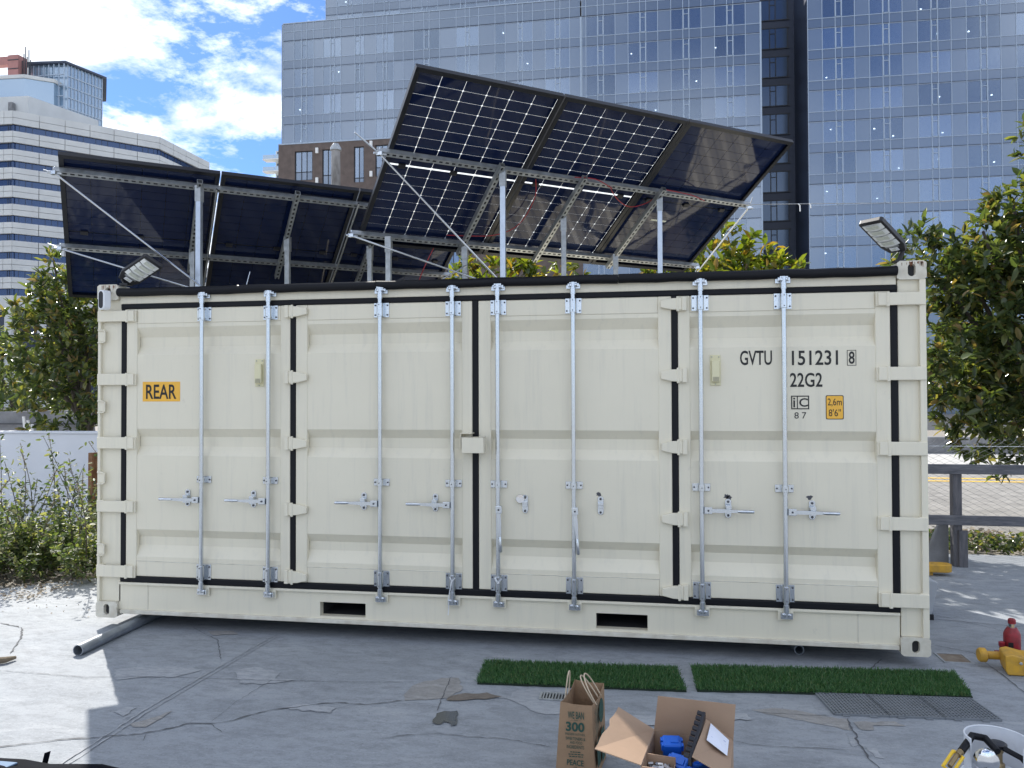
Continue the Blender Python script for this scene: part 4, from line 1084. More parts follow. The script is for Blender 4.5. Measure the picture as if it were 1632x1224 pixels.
# distant tower with an overhanging roof
FT = thing('distant_tower', 'far blue glass tower with a dark overhanging roof and a red shaft', 'building', (-170, 215, GZ))
MB().prism([(-176, 197), (-163.8, 198.3), (-160.6, 209.0), (-172, 224), (-176, 225)], lambda x, y: (x, y, -.15), lambda x, y: (x, y, 101.2)).build('tower_body', M['tower_glass'], FT)
MB().prism([(-177, 195.5), (-163.3, 196.8), (-159.4, 209.6), (-172, 226), (-177, 226)], lambda x, y: (x, y, 101.2), lambda x, y: (x, y, 101.8)).build('roof_slab', M['slab_edge'], FT)
tm = MB(); e0, e1 = Vector((-163.8, 198.3)), Vector((-160.6, 209.0)); dd = (e1 - e0)
for k in range(11):
    q = e0 + dd * (k / 10); tm.obox((q.x + .15, q.y - .1, 93), (.13, .05, 0), (-.03, .08, 0), (0, 0, 8.2))
for k in range(8): tm.box(-175.8 + k * 1.7, -175.6 + k * 1.7, 196.75, 197.0, 84, 101)
for z in (97.8, 94.6, 91.4, 88.2):
    c = (e0 + e1) / 2; tm.obox((c.x + .15, c.y - .1, z), Vector((dd.x, dd.y, 0)) / 2, (.09, -.05, 0), (0, 0, .14)); tm.box(-176, -163.8, 196.7, 197.1, z - .14, z + .14)
stuff(tm.build('tower_mullions', M['mullion'], FT))
MB().box(-178.3, -174.9, 192, 195.5, 80, 102.4).build('red_shaft', M['pink'], FT)
for z in (90.5, 93.5, 95.2, 98.2, 100.8): MB().box(-178.35, -174.85, 191.9, 192.1, z, z + .25).build('shaft_band', M['frame_dark'], FT)
MB().box(-200, -178.6, 193, 195, 100.2, 102.6).build('roof_beam', M['pink'], FT)
MB().prism([(-200, 189.5), (-172, 191), (-166, 195.5), (-166, 204), (-200, 204)], lambda x, y: (x, y, -.15), lambda x, y: (x, y, 94.8)).build('lower_wing', M['tower_glass'], FT)
MB().prism([(-200, 189.2), (-171.8, 190.7), (-165.6, 195.3), (-165.6, 204), (-200, 204)], lambda x, y: (x, y, 94.8), lambda x, y: (x, y, 95.8)).build('wing_parapet', M['office_panel'], FT)
for k in range(6): MB().box(-174.6 + k * .55, -174.4 + k * .55, 193, 193.2, 94, 101 + (k * 37 % 5)).build('roof_plant_stem', M['frame_dark'], FT)
# white balcony block between the office and the tower
BB = thing('balcony_block', 'small far white block with glass balconies beside the brown base', 'building', (-86, 185, GZ))
MB().box(-89.2, -76, 182, 196, -.15, 66.0).build('block_body', M['office_panel'], BB)
for k in range(9):
    z = 63.2 - 3.1 * k
    MB().box(-91.7, -78, 179.6, 182, z - .15, z + .12).build('balcony_slab', M['lamp_white'], BB)
    for q in range(4): MB().box(-91.6 + q * 3.3, -88.4 + q * 3.3, 179.62, 179.7, z + .12, z + 1.15).build('balcony_glass', M['tower_glass'], BB)
    MB().box(-88.8, -86.2, 181.9, 182.02, z + .15, z + 2.5).build('window', M['glass_dark'], BB); MB().box(-85.2, -82.0, 181.9, 182.02, z + .15, z + 2.5).build('window', M['glass_dark'], BB)

# weathered vent pole
M['pole'] = material('weathered_zinc_pole', (.34, .33, .32), .6, metal=.2, color2=(.13, .12, .11), vscale=2.2, stretch=(1, 1, .5))
UP = thing('utility_pole', 'weathered grey metal pole with a cap, standing in front of the brown base', 'pole', (-7.05, 22, GZ))
MB().lathe((-7.05, 22, 0), [(.19, -.1), (.175, 6), (.165, 11.0)], 18).build('pole_shaft', M['pole'], UP, smooth=True)
MB().lathe((-7.05, 22, 0), [(.205, 11.0), (.205, 11.1), (.10, 11.26), (.02, 11.28)], 18).build('pole_cap', M['galv_dull'], UP, smooth=True)
for z in (9.55, 9.15): MB().lathe((-7.05, 22, z), [(.182, 0), (.182, .07)], 18).build('pole_band', M['galv'], UP, smooth=True)
for k in range(3): MB().lathe((-6.80 + .12 * k, 21.95, 9.10 - .12 * k), [(.03, 0), (.05, .03), (.03, .06), (.05, .09), (.02, .12)], 8).build('insulator', M['white'], UP, smooth=True)
MB().tube([(-6.87, 22, 9.3), (-6.6, 21.9, 8.95), (-6.3, 21.7, 8.75), (-5.6, 21.4, 8.5)], .025, 6).build('cable', M['black'], UP, smooth=True)

# ------------------------------------------------------------------ trees and shrubs
M['bark'] = material('bark', (.09, .075, .06), .9, vary=.3, vscale=12, bump=.5, bscale=30)
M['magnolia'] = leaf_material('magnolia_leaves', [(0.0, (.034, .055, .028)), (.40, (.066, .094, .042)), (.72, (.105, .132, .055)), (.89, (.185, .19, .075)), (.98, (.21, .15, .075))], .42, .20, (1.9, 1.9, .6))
M['magnolia_sunny'] = leaf_material('magnolia_young_sunlit_leaves', [(0.0, (.045, .075, .020)), (.45, (.095, .13, .03)), (.75, (.17, .19, .04)), (.92, (.22, .15, .05))], .50, .26, (2.0, 1.9, .4))  # young leaf tones with sunlight painted in as brighter yellow-green
M['weed'] = leaf_material('weed_leaves', [(0.0, (.040, .068, .030)), (.5, (.085, .118, .050)), (.8, (.15, .18, .075)), (.95, (.27, .27, .15))], .48, .5, (1.8, 1.8, .7))
M['seed'] = leaf_material('dry_seed_heads', [(0.0, (.20, .17, .10)), (1.0, (.36, .32, .22))], .25, .7, (1.2, 1.1, .8))
def leaf_mesh(name, base, direction, length, width, droop, rng, fold=.25):
    """many leaves at once: base/direction arrays (N,3), two folded quads each"""
    N = len(base)
    d = direction / (np.linalg.norm(direction, axis=1, keepdims=True) + 1e-9)
    up = np.tile(np.array([0, 0, 1.0]), (N, 1)) + rng.normal(0, .45, (N, 3))
    side = np.cross(d, up); side /= (np.linalg.norm(side, axis=1, keepdims=True) + 1e-9)
    nrm = np.cross(side, d)
    Ln = (length * rng.uniform(.65, 1.25, N))[:, None]; Wd = (width * rng.uniform(.7, 1.2, N))[:, None]
    def at(a, b, c): return base + d * (a * Ln) + side * (b * Wd) + nrm * (c * Ln)
    dr = droop
    v = np.stack([at(0, 0, 0), at(.30, .5, fold * .2 - dr * .09), at(.70, .42, fold * .2 - dr * .4), at(1, 0, -dr), at(.70, -.42, fold * .2 - dr * .4), at(.30, -.5, fold * .2 - dr * .09)], 1).reshape(-1, 3)
    idx = np.arange(N)[:, None] * 6
    f = np.concatenate([idx + np.array([[0, 1, 2, 3]]), idx + np.array([[0, 3, 4, 5]])], 0)
    me = bpy.data.meshes.new(name)
    me.vertices.add(len(v)); me.vertices.foreach_set('co', v.ravel())
    me.loops.add(f.size); me.loops.foreach_set('vertex_index', f.ravel().astype(np.int32))
    me.polygons.add(len(f)); me.polygons.foreach_set('loop_start', (np.arange(len(f)) * 4).astype(np.int32)); me.polygons.foreach_set('loop_total', np.full(len(f), 4, np.int32))
    me.update(calc_edges=True); me.validate()
    return me
def magnolia(name, label, base, blobs, clusters, per, leaf, mat, seed, group='magnolia trees behind the container', trunk_r=.10, shell=.55):
    rng = np.random.default_rng(seed); base = np.array(base, float)
    T = thing(name, label, 'tree' if 'tree' in name else 'shrub', tuple(base), group)
    B = np.array([b[:3] for b in blobs]); Rr = np.array([b[3] for b in blobs])
    vol = Rr ** 2.4; pick = rng.choice(len(blobs), clusters, p=vol / vol.sum())
    dirs = rng.normal(0, 1, (clusters, 3)); dirs /= np.linalg.norm(dirs, axis=1, keepdims=True)
    rad = Rr[pick] * (shell + (1.05 - shell) * rng.random(clusters) ** .6) * (1 + .16 * np.sin(dirs[:, 0] * 7 + pick) * np.cos(dirs[:, 2] * 6))
    ctr = B[pick] + dirs * rad[:, None]
    keep = ctr[:, 2] > base[2] + .3
    ctr, dirs = ctr[keep], dirs[keep]
    # twig direction: outwards and upwards
    tw = dirs + np.array([0, 0, .7]) + rng.normal(0, .25, dirs.shape); tw /= np.linalg.norm(tw, axis=1, keepdims=True)
    n = len(ctr)
    bb = np.repeat(ctr, per, 0) + np.repeat(tw, per, 0) * rng.uniform(-.07, .05, (n * per, 1)) * (leaf / .16)
    ld = np.repeat(tw, per, 0) * rng.uniform(-.1, 1.0, (n * per, 1)) + rng.normal(0, .75, (n * per, 3))
    link('foliage', leaf_mesh('foliage', bb, ld, leaf, leaf * .42, .12, rng), M[mat], T)
    # trunk and limbs
    r = random.Random(seed); mb = MB(); c0 = Vector(base); top = Vector(B.mean(0)); top.z = B[:, 2].max()
    pts = [c0, c0.lerp(Vector((top.x, top.y, c0.z)), .3) + Vector((0, 0, (top.z - c0.z) * .35)), Vector((top.x, top.y, c0.z + (top.z - c0.z) * .75))]
    mb.tube(pts, [trunk_r, trunk_r * .75, trunk_r * .35], 9)
    mb.build('trunk', M['bark'], T, smooth=True)
    for b in blobs:
        bl = MB(); c = Vector(b[:3]); st = pts[1].lerp(pts[0], r.uniform(0, .4))
        midp = st.lerp(c, .55) + Vector((r.uniform(-.1, .1), r.uniform(-.1, .1), .12))
        bl.tube([st, midp, c], [trunk_r * .5, trunk_r * .34, trunk_r * .16], 7)
        for k in range(7):
            q = ctr[r.randrange(n)]; q = Vector(q)
            if (q - c).length < b[3] * 1.15: bl.tube([midp.lerp(c, r.uniform(.4, 1)), c.lerp(q, .55) + Vector((0, 0, -.05)), q], [trunk_r * .15, trunk_r * .1, trunk_r * .05], 5)
        bl.build('limb', M['bark'], T, smooth=True)
    return T
magnolia('magnolia_tree', 'dense glossy magnolia tree behind the chain-link fence at the right edge', (9.75, 6.0, -.1),
         [(10.0, 6.0, 2.4, 1.55), (9.1, 5.85, 2.9, .95), (8.55, 5.8, 3.35, .62), (8.35, 5.8, 2.2, .75), (9.55, 5.9, 3.75, .75), (10.3, 6.0, 4.3, .80), (9.60, 5.9, 5.05, .40), (9.85, 5.9, 5.5, .34), (10.15, 5.9, 5.0, .62), (9.9, 5.9, 4.5, .55), (9.15, 5.8, 4.25, .34), (8.75, 5.75, 3.9, .30), (8.6, 5.7, 1.55, .6), (7.95, 5.75, 3.55, .45), (11.2, 6.2, 3.2, 1.5), (11.0, 6.0, 4.9, .9), (8.9, 5.7, 1.2, .55)], 2500, 9, .165, 'magnolia', 21, trunk_r=.11)
magnolia('magnolia_tree', 'sunlit magnolia tree rising behind the left end of the container', (-5.0, 6.3, -.1),
         [(-4.9, 6.2, 2.6, 1.2), (-5.5, 6.1, 2.9, .75), (-5.2, 6.2, 3.5, .6), (-5.9, 6.0, 2.2, .55), (-5.6, 6.1, 3.2, .5), (-5.55, 6.1, 4.0, .2), (-5.0, 6.2, 1.5, 1.0), (-4.2, 6.4, 3.0, .9), (-4.3, 6.3, 1.8, .9)], 800, 9, .155, 'magnolia', 22)
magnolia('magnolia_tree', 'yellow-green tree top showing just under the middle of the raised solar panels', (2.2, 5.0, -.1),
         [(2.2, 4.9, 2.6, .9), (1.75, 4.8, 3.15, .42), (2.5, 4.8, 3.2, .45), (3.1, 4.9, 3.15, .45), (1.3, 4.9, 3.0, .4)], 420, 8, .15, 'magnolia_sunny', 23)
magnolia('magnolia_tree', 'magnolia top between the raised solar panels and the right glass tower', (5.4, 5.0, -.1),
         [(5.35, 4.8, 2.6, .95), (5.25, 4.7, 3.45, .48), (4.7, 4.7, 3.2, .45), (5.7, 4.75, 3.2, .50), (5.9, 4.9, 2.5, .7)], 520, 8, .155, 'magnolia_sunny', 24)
magnolia('pale_shrub', 'pale silvery shrub at the left edge beside the dark office doorway', (-8.6, 9.0, -.1),
         [(-8.6, 9.0, 1.9, .85), (-9.3, 9.0, 2.3, .8), (-7.9, 8.8, 1.6, .6)], 700, 8, .10, 'weed', 25, None)
for i, (x_, y_, h_) in enumerate(((9.5, 26, 3.2), (14, 27, 3.6), (18.5, 26.5, 3.4), (23.5, 27.5, 3.9))):
    magnolia('street_tree', ['dark street tree across the road, nearest the container', 'second dark street tree across the road behind the magnolia', 'third dark street tree across the road behind the magnolia', 'farthest dark street tree across the road'][i], (x_, y_, -.1),
             [(x_, y_, h_ * .72, 1.7), (x_ - 1.2, y_, h_ * .6, 1.3), (x_ + 1.3, y_ + .3, h_ * .65, 1.4)], 420, 7, .30, 'magnolia', 60 + i, 'street trees across the road')

def weed_bush(label, base, spec, seed):
    """tangle of arching stems with small leaves; a few tall sprigs carry seed heads"""
    rng = np.random.default_rng(seed); r = random.Random(seed); base = Vector(base)
    T = thing('wild_bush', label, 'bush', tuple(base), 'wild bushes at the left edge')
    stems = MB(); LB, LD, SB, SD = [], [], [], []
    for (n, spread_x, spread_y, hmin, hmax, lean, dens, seed_head) in spec:
        for k in range(n):
            p = base + Vector((r.uniform(-spread_x, spread_x), r.uniform(-spread_y, spread_y), 0)); h = r.uniform(hmin, hmax)
            d = Vector((r.uniform(-lean, lean), r.uniform(-lean, lean * .6), 1)).normalized(); pts = []; steps = 9
            bend = Vector((r.uniform(-.5, .5), r.uniform(-.5, .3), -.30))
            for s in range(steps + 1):
                t = s / steps; q = p + d * (h * t) + bend * (h * .35 * t * t); pts.append(q)
                if t > .12:
                    for _ in range(dens):
                        o_ = q + Vector((r.uniform(-.06, .06), r.uniform(-.06, .06), r.uniform(-.05, .05)))
                        LB.append(o_); LD.append(Vector((r.gauss(0, 1), r.gauss(0, 1), r.gauss(.1, .6))))
            stems.tube(pts, [.006 * (1 - .75 * s / steps) + .0012 for s in range(steps + 1)], 5, False)
            if seed_head and r.random() < .8:
                for _ in range(34):
                    u = r.uniform(.78, 1.0); q = pts[int(u * steps)].lerp(pts[min(int(u * steps) + 1, steps)], r.random())
                    SB.append(q); SD.append(Vector((r.gauss(0, 1), r.gauss(0, 1), r.gauss(.4, .5))))
    stuff(stems.build('stems', M['bark'], T))
    link('foliage', leaf_mesh('foliage', np.array(LB), np.array(LD), .066, .032, .1, rng), M['weed'], T)
    if SB: stuff(link('seed_heads', leaf_mesh('seed_heads', np.array(SB), np.array(SD), .022, .010, 0, rng), M['seed'], T))
weed_bush('leafy wild bush beside the left end of the container', (-1.72, 1.85, -.12), [(70, .75, .60, .25, .75, .75, 9, False), (16, .6, .4, .7, 1.25, .5, 4, True)], 31)
weed_bush('tall straggly wild bush at the left picture edge', (-2.85, 1.75, -.12), [(66, .9, .65, .3, .8, .85, 9, False), (18, .8, .4, .8, 1.45, .5, 4, True)], 32)
weed_bush('thin seeding bush in front of the white wall', (-2.6, 3.1, -.12), [(26, .9, .4, .4, .9, .7, 7, False), (18, .9, .3, .9, 1.7, .45, 3, True)], 33)
# leaf litter and grit on the soil at the left
def scatter(name, n, fn, size, mat, seed, label, z):
    rng = np.random.default_rng(seed); b = np.array([(*fn(rng), z) for _ in range(n)]); d = rng.normal(0, 1, (n, 3)); d[:, 2] *= .25
    o = link(name, leaf_mesh(name, b, d, size, size * .6, 0, rng), M[mat]); tag(o, label, 'litter', None, 'stuff'); return o
M['litter'] = leaf_material('leaf_litter', [(0, (.10, .075, .05)), (.5, (.24, .19, .13)), (.9, (.40, .36, .29))], .1, .8, (1, 1, 1))
scatter('leaf_litter', 2600, lambda g: (-1.1 - 3.2 * g.random() ** 1.3, .55 + 2.2 * g.random()), .035, 'litter', 5, 'dry leaves and grit under the wild bushes', -.052)
scatter('leaf_litter', 420, lambda g: (8.05 + g.normal(0, .38), 4.95 + g.normal(0, .2)), .09, 'litter', 6, 'heap of brown leaves behind the chain-link fence', -.03)
scatter('leaf_litter', 150, lambda g: (-1.2 + 2.2 * g.random(), .2 + 1.2 * g.random()), .018, 'litter', 8, 'scattered crumbs of dry leaf on the sunny concrete', GZ + .004)
gr = np.random.default_rng(9)
ivy_b = np.c_[6.4 + 4.5 * gr.random(2600), 4.05 + .5 * gr.random(2600), -.07 + .16 * gr.random(2600) ** 1.6]
ivy = link('ground_cover', leaf_mesh('ground_cover', ivy_b, gr.normal(0, 1, (2600, 3)) + [0, 0, .3], .055, .045, .1, gr), M['magnolia']); tag(ivy, 'low dark green ground cover along the chain-link fence', 'ground cover', None, 'stuff')

# ------------------------------------------------------------------ left: white wall, barrier, post, kerb stone
ww = MB(); ww.box(-9.5, -1.0, 4.62, 4.78, -.15, 1.185); wwo = ww.build('white_wall', M['wall_white'], bevel=.01); tag(wwo, 'low smooth white wall behind the wild bushes on the left', 'wall')
MB().box(-9.5, -1.0, 4.60, 4.80, 1.185, 1.215).build('wall_coping', M['wall_white'], wwo)
bq = MB(); bq.prism([(7.4, -.15), (7.5, .5), (7.62, 1.42), (7.86, 1.42), (8.0, .5), (8.1, -.15)], lambda y, z: (-9.2, y, z), lambda y, z: (-6.15, y, z + (.06 if z > 1 else 0)))
bqo = bq.build('concrete_barrier', M['wall_grey'], bevel=.02); tag(bqo, 'grey concrete barrier rising above the white wall on the left', 'barrier')
MB().box(-9.2, -6.15, 7.50, 7.53, 1.20, 1.23).build('groove', M['crack'], bqo)
for k in range(3):
    ob = MB().tube([(-7.1 + .08 * k, 7.3, .7), (-7.16 + .09 * k, 7.28, 1.36 - .07 * k)], .024, 6).build('stick', M['lamp_white'])
    tag(ob, ['left of three short white sticks above the white wall', 'middle of three short white sticks above the white wall', 'right of three short white sticks above the white wall'][k], 'stick', 'white sticks')
M['rusty'] = material('rusty_steel', (.17, .075, .035), .85, color2=(.30, .17, .09), vscale=8, bump=.3, bscale=50)
rp = MB(); rp.box(-3.18, -2.95, 4.0, 4.06, -.15, .96); rp.box(-3.18, -3.12, 3.94, 4.0, -.15, .96); tag(rp.build('rusty_post', M['rusty'], bevel=.005), 'rusty brown steel post beside the left end of the container', 'post')
ks = MB(); r_ = random.Random(3)
pro = [(0, 0), (.02, .10), (.07, .145), (.20, .15), (.26, .09), (.28, 0)]
secs = [(-1.02 + .13 * i, r_.uniform(.88, 1.08), r_.uniform(-.012, .012)) for i in range(9)]
vs_ = []
for x_, s_, o_ in secs: vs_ += [(x_, 1.62 + o_ + p[0] * s_ + (x_ + 1.0) * .25, GZ - .01 + p[1] * s_) for p in pro]
fs_ = [(i * 6 + j, i * 6 + j + 1, (i + 1) * 6 + j + 1, (i + 1) * 6 + j) for i in range(8) for j in range(5)] + [tuple(range(6)), tuple(range(53, 47, -1))]
ks.add(vs_, fs_); tag(ks.build('kerb_stone', M['patch_tan'], bevel=.008), 'broken concrete kerb stone lying by the left end of the container', 'kerb stone')

# ------------------------------------------------------------------ right: fences, added wall, yellow and red jacks
M['old_wood'] = material('weathered_grey_timber', (.085, .088, .10), .85, color2=(.17, .17, .185), vscale=5, bump=.5, bscale=22, stretch=(1.2, 9, 9))
M['post_wood'] = material('weathered_post_timber', (.085, .085, .095), .85, color2=(.15, .145, .155), vscale=5, bump=.5, bscale=22, stretch=(9, 9, 1.2))
WF = thing('timber_fence', 'weathered grey timber fence with two rails right of the container', 'fence', (7.45, 3.27, GZ))
MB().box(6.3, 12.5, 3.215, 3.255, .885, .985).build('rail', M['old_wood'], WF, bevel=.006)
MB().box(6.3, 12.5, 3.215, 3.255, .355, .455).build('rail', M['old_wood'], WF, bevel=.006)
for x_ in (7.455, 9.9, 12.3):
    MB().box(x_ - .045, x_ + .045, 3.256, 3.346, GZ, .884).build('post', M['post_wood'], WF, bevel=.006)
    MB().box(x_ - .0, x_ + .085, 3.225, 3.255, GZ, .30).build('post_cleat', M['post_wood'], WF, bevel=.005)
br_ = MB(); br_.prism([(7.16, GZ), (7.42, GZ), (7.42, .40), (7.36, .42), (7.30, .28)], lambda x, z: (x, 3.40, z), lambda x, z: (x, 3.46, z)); tag(br_.build('stone_slab', M['wall_grey'], bevel=.01), 'grey broken slab leaning behind the timber fence post', 'slab')
CF = thing('chain_link_fence', 'galvanised chain-link fence behind the timber fence', 'fence', (8.8, 4.32, GZ))
wm = MB(); p_ = .062; z0f, z1f = -.06, 1.155
nx = int((11.5 - 6.2) / p_)
for i in range(nx):
    x_ = 6.2 + i * p_; nz = int((z1f - z0f) / (p_ * .5)); pts = []
    for k in range(nz + 1):
        pts.append((x_ + (p_ * .52 if (k + i) % 2 else -p_ * .52), 4.32 + (.003 if (k // 2 + i) % 2 else -.003), z0f + k * p_ * .5))
    pts.append((pts[-1][0] + (.03 if (nz + i) % 2 == 0 else -.03), 4.32, z1f + .035)) 
    wm.tube(pts, .0030, 4, False)
M['wire'] = material('grey_fence_wire', (.20, .21, .22), .5, metal=.35); stuff(wm.build('wire_mesh', M['wire'], CF))
for x_ in (8.75, 11.3): MB().tube([(x_, 4.37, -.15), (x_, 4.37, 1.2)], .028, 10).build('post', M['galv_dull'], CF, smooth=True)
MB().tube([(6.2, 4.345, 1.105), (11.5, 4.345, 1.105)], .004, 6).build('tension_wire', M['galv'], CF)
gw = MB(); gw.box(-20, 60, 19.1, 19.5, -.15, .46); tag(gw.build('shade_band_wall', M['wall_grey'], bevel=.02), 'long low grey wall added as the shaded asphalt band across the road on the right', 'wall')  # added wall, stands for a strip of asphalt in tree shade

M['yellow'] = material('yellow_enamel', (.60, .33, .025), .5, color2=(.42, .24, .04), vscale=16, bump=.15, bscale=40)
M['red'] = material('red_enamel', (.33, .015, .025), .42, color2=(.17, .015, .02), vscale=22)
BJ = thing('bottle_jack', 'red hydraulic bottle jack standing behind the yellow jack', 'jack', (6.70, .36, GZ))
MB().lathe((6.70, .36, GZ), [(.052, .012), (.052, .15), (.045, .17), (.030, .195)], 20).build('cylinder', M['red'], BJ, smooth=True)
MB().lathe((6.70, .36, GZ), [(.021, .195), (.021, .222)], 16).build('ram', M['chrome'], BJ, smooth=True)
MB().lathe((6.70, .36, GZ), [(.024, .222), (.024, .248), (.018, .255)], 16).build('saddle', M['red'], BJ, smooth=True)
MB().box(6.615, 6.77, .29, .43, GZ + .002, GZ + .014).build('base_plate', M['red'], BJ, bevel=.003)
MB().lathe((6.625, .335, GZ), [(.016, .012), (.016, .07), (.020, .075), (.020, .10), (.008, .105)], 12).build('pump', M['red'], BJ, smooth=True)
MB().box(6.655, 6.685, .306, .309, GZ + .05, GZ + .105).build('label', M['black'], BJ)
YJ = thing('toe_jack', 'yellow steel container jack lying at the right picture edge', 'jack', (6.75, .06, GZ))
yb = MB(); poly = [(6.515, GZ + .004), (6.505, GZ + .03), (6.50, GZ + .125), (6.54, GZ + .135), (6.62, GZ + .115), (7.15, GZ + .115), (7.15, GZ + .004)]
yb.prism(poly, lambda x, z: (x - .02, -.055, z), lambda x, z: (x + .02, .13, z)); yb.build('jack_body', M['yellow'], YJ, bevel=.008)
MB().lathe((6.45, .13, GZ + .07), [(.038, -.055), (.046, -.045), (.046, -.015), (.026, 0), (.026, .09)], 16, 'x').build('jack_knob', M['yellow'], YJ, smooth=True)
for bx_ in (6.56, 6.66): MB().lathe((bx_, -.0752 + .0, GZ + .09), [(.010, .001), (.010, -.006), (.006, -.009)], 6, 'y').build('hex_bolt', M['galv_dull'], YJ)
MB().box(6.60, 6.72, -.0768, -.0755, GZ + .03, GZ + .065).build('rating_plate', M['galv_dull'], YJ)
YC = thing('yellow_chock', 'yellow rounded steel toe behind the right end of the container', 'toe plate', (7.0, 2.75, GZ))
poly = []
for j in range(9): a = -math.pi / 2 + math.pi * j / 8; poly.append((7.16 + .075 * math.cos(a), 2.84 + .075 * math.sin(a)))
poly += [(6.72, 2.915), (6.72, 2.765)]
mb = MB(); mb.prism(poly, lambda x, y: (x, y, GZ + .035), lambda x, y: (x, y, GZ + .115)); mb.build('toe_body', M['yellow'], YC, bevel=.012)
MB().box(6.75, 7.05, 2.80, 2.88, GZ, GZ + .036).build('toe_foot', M['yellow'], YC)
CB = thing('grey_cabinet', 'small grey sloping metal cabinet against the right end of the container', 'cabinet', (6.28, 1.35, GZ))
M['cab'] = material('grey_cabinet_paint', (.36, .38, .41), .5, vary=.06, vscale=5)
mb = MB(); mb.prism([(6.09, GZ + .04), (6.47, GZ + .05), (6.52, GZ + .30), (6.09, GZ + .45)], lambda x, z: (x, 1.16, z), lambda x, z: (x, 1.62, z)); cbo = mb.build('cabinet_body', M['cab'], CB, bevel=.006)
MB().box(6.14, 6.20, 1.155, 1.162, GZ + .33, GZ + .39).build('slot', M['black'], CB)
for x_ in (6.12, 6.43): MB().box(x_, x_ + .06, 1.18, 1.24, GZ, GZ + .042).build('foot', M['black'], CB)
CV = MB(); CV.box(6.205, 6.365, .155, .325, GZ + .001, GZ + .004)
M['dirt'] = material('dirty_brown_cover', (.16, .12, .085), .8, color2=(.26, .22, .17), vscale=14, bump=.4, bscale=60)
cvo = CV.build('utility_cover', M['dirt'], bevel=.001); tag(cvo, 'small rusty brown cover plate let into the concrete by the right corner', 'cover plate')
fr = MB(); fr.box(6.19, 6.38, .135, .154, GZ, GZ + .008); fr.box(6.19, 6.38, .326, .342, GZ, GZ + .006); fr.box(6.19, 6.204, .1545, .3255, GZ, GZ + .006); fr.box(6.366, 6.38, .1545, .3255, GZ, GZ + .006); fr.build('cover_frame', M['patch_light'], cvo)
# overhead wire with two ribbons
OW = thing('overhead_wire', 'thin overhead wire with two pale ribbons in front of the right tower', 'wire', (8.4, 12, 5.8))
MB().tube([(-4, 12, 6.25), (3, 12, 6.0), (7.6, 12, 5.86), (10, 12, 5.78), (24, 12, 5.9)], .008, 5).build('wire', M['galv_dull'], OW)
for x_, l_ in ((7.62, .17), (7.84, .11)): MB().tube([(x_, 11.99, 5.86), (x_ + .03, 11.98, 5.82), (x_ + .035, 11.98, 5.86 - l_)], .012, 4).build('ribbon', M['lamp_white'], OW)

# ------------------------------------------------------------------ things on the yard
M['turf'] = leaf_material('artificial_turf', [(0, (.036, .105, .034)), (.5, (.068, .175, .060)), (.92, (.13, .25, .095)), (1.0, (.18, .19, .08))], .25, .45, (1.2, 1.4, .6))
M['turf_base'] = material('turf_backing', (.012, .025, .013), .9)
def turf(label, quad, n, seed):
    T = thing('turf_mat', label, 'turf mat', ((quad[0][0] + quad[2][0]) / 2, (quad[0][1] + quad[2][1]) / 2, GZ), 'artificial turf mats')
    MB().prism(jag(quad, .05, .004, True, seed), lambda *p: (p[0], p[1], GZ + .001), lambda *p: (p[0], p[1], GZ + .010)).build('backing', M['turf_base'], T)
    rng = np.random.default_rng(seed); q = np.array(quad); u, v = rng.random((n, 1)), rng.random((n, 1))
    b = q[0] * (1 - u) * (1 - v) + q[1] * u * (1 - v) + q[2] * u * v + q[3] * (1 - u) * v
    base_ = np.c_[b, np.full(n, GZ + .008)]
    d = rng.normal(0, .42, (n, 3)); d[:, 2] = 1; d[:, 0] += .15 * np.sin(b[:, 0] * 5)
    stuff(link('pile', leaf_mesh('pile', base_, d, .030, .0040, .12, rng, .1), M['turf'], T))
def jag2(quad): return quad
turf('shorter strip of green artificial turf in front of the container middle', [(3.19, -.715), (4.462, -.645), (4.424, -.262), (3.165, -.330)], 15000, 3)
turf('longer strip of green artificial turf in front of the right doors', [(4.528, -.628), (6.122, -.478), (6.17, -.075), (4.520, -.210)], 20000, 4)
PM = thing('plastic_mat', 'grey perforated plastic floor mat lying along the longer turf strip', 'floor mat', (5.7, -.68, GZ))
M['mat_grey'] = material('grey_pvc', (.17, .185, .20), .5, vary=.1, vscale=8)
pu = Vector((6.14 - 5.259, -.802 + .856, 0)); pv_ = Vector((5.222 - 5.259, -.56 + .856, 0)); pO = Vector((5.259, -.856, GZ))
for k in range(3):
    mb = MB(); o_ = pO + pu * (k / 3); uu = pu / 3 * .992; vv = pv_
    na, nb = 15, 13
    for i in range(na + 1): mb.obox(o_ + uu * (i / na) + vv * .5 + Vector((0, 0, .009)), uu.normalized() * .0036, vv * .5, (0, 0, .0035))
    for j in range(nb + 1): mb.obox(o_ + uu * .5 + vv * (j / nb) + Vector((0, 0, .0085)), uu * .5, vv.normalized() * .0036, (0, 0, .0030))
    for i in range(0, na, 4):
        mb.obox(o_ + uu * ((i + 2) / na) + vv * .5 + Vector((0, 0, .003)), uu.normalized() * .004, vv * .5, (0, 0, .003))
    for e in (0, 1): mb.obox(o_ + uu * .5 + vv * e + Vector((0, 0, .006)), uu * .5, vv.normalized() * .005, (0, 0, .006)); mb.obox(o_ + uu * e + vv * .5 + Vector((0, 0, .006)), uu.normalized() * .004, vv * .5, (0, 0, .006))
    for i in (.2, .7): mb.obox(o_ + uu * i - vv.normalized() * .012 + Vector((0, 0, .004)), uu.normalized() * .018, vv.normalized() * .008, (0, 0, .004))
    mt_ = mb.build('mat_tile', M['mat_grey'], PM); MB().obox(o_ + uu * .5 + vv * .5 + Vector((0, 0, .0018)), uu * .49, vv * .49, (0, 0, .0008)).build('tile_gap_shade', M['inside'], mt_)  # dark sheet paints shade into the gaps between the ribs
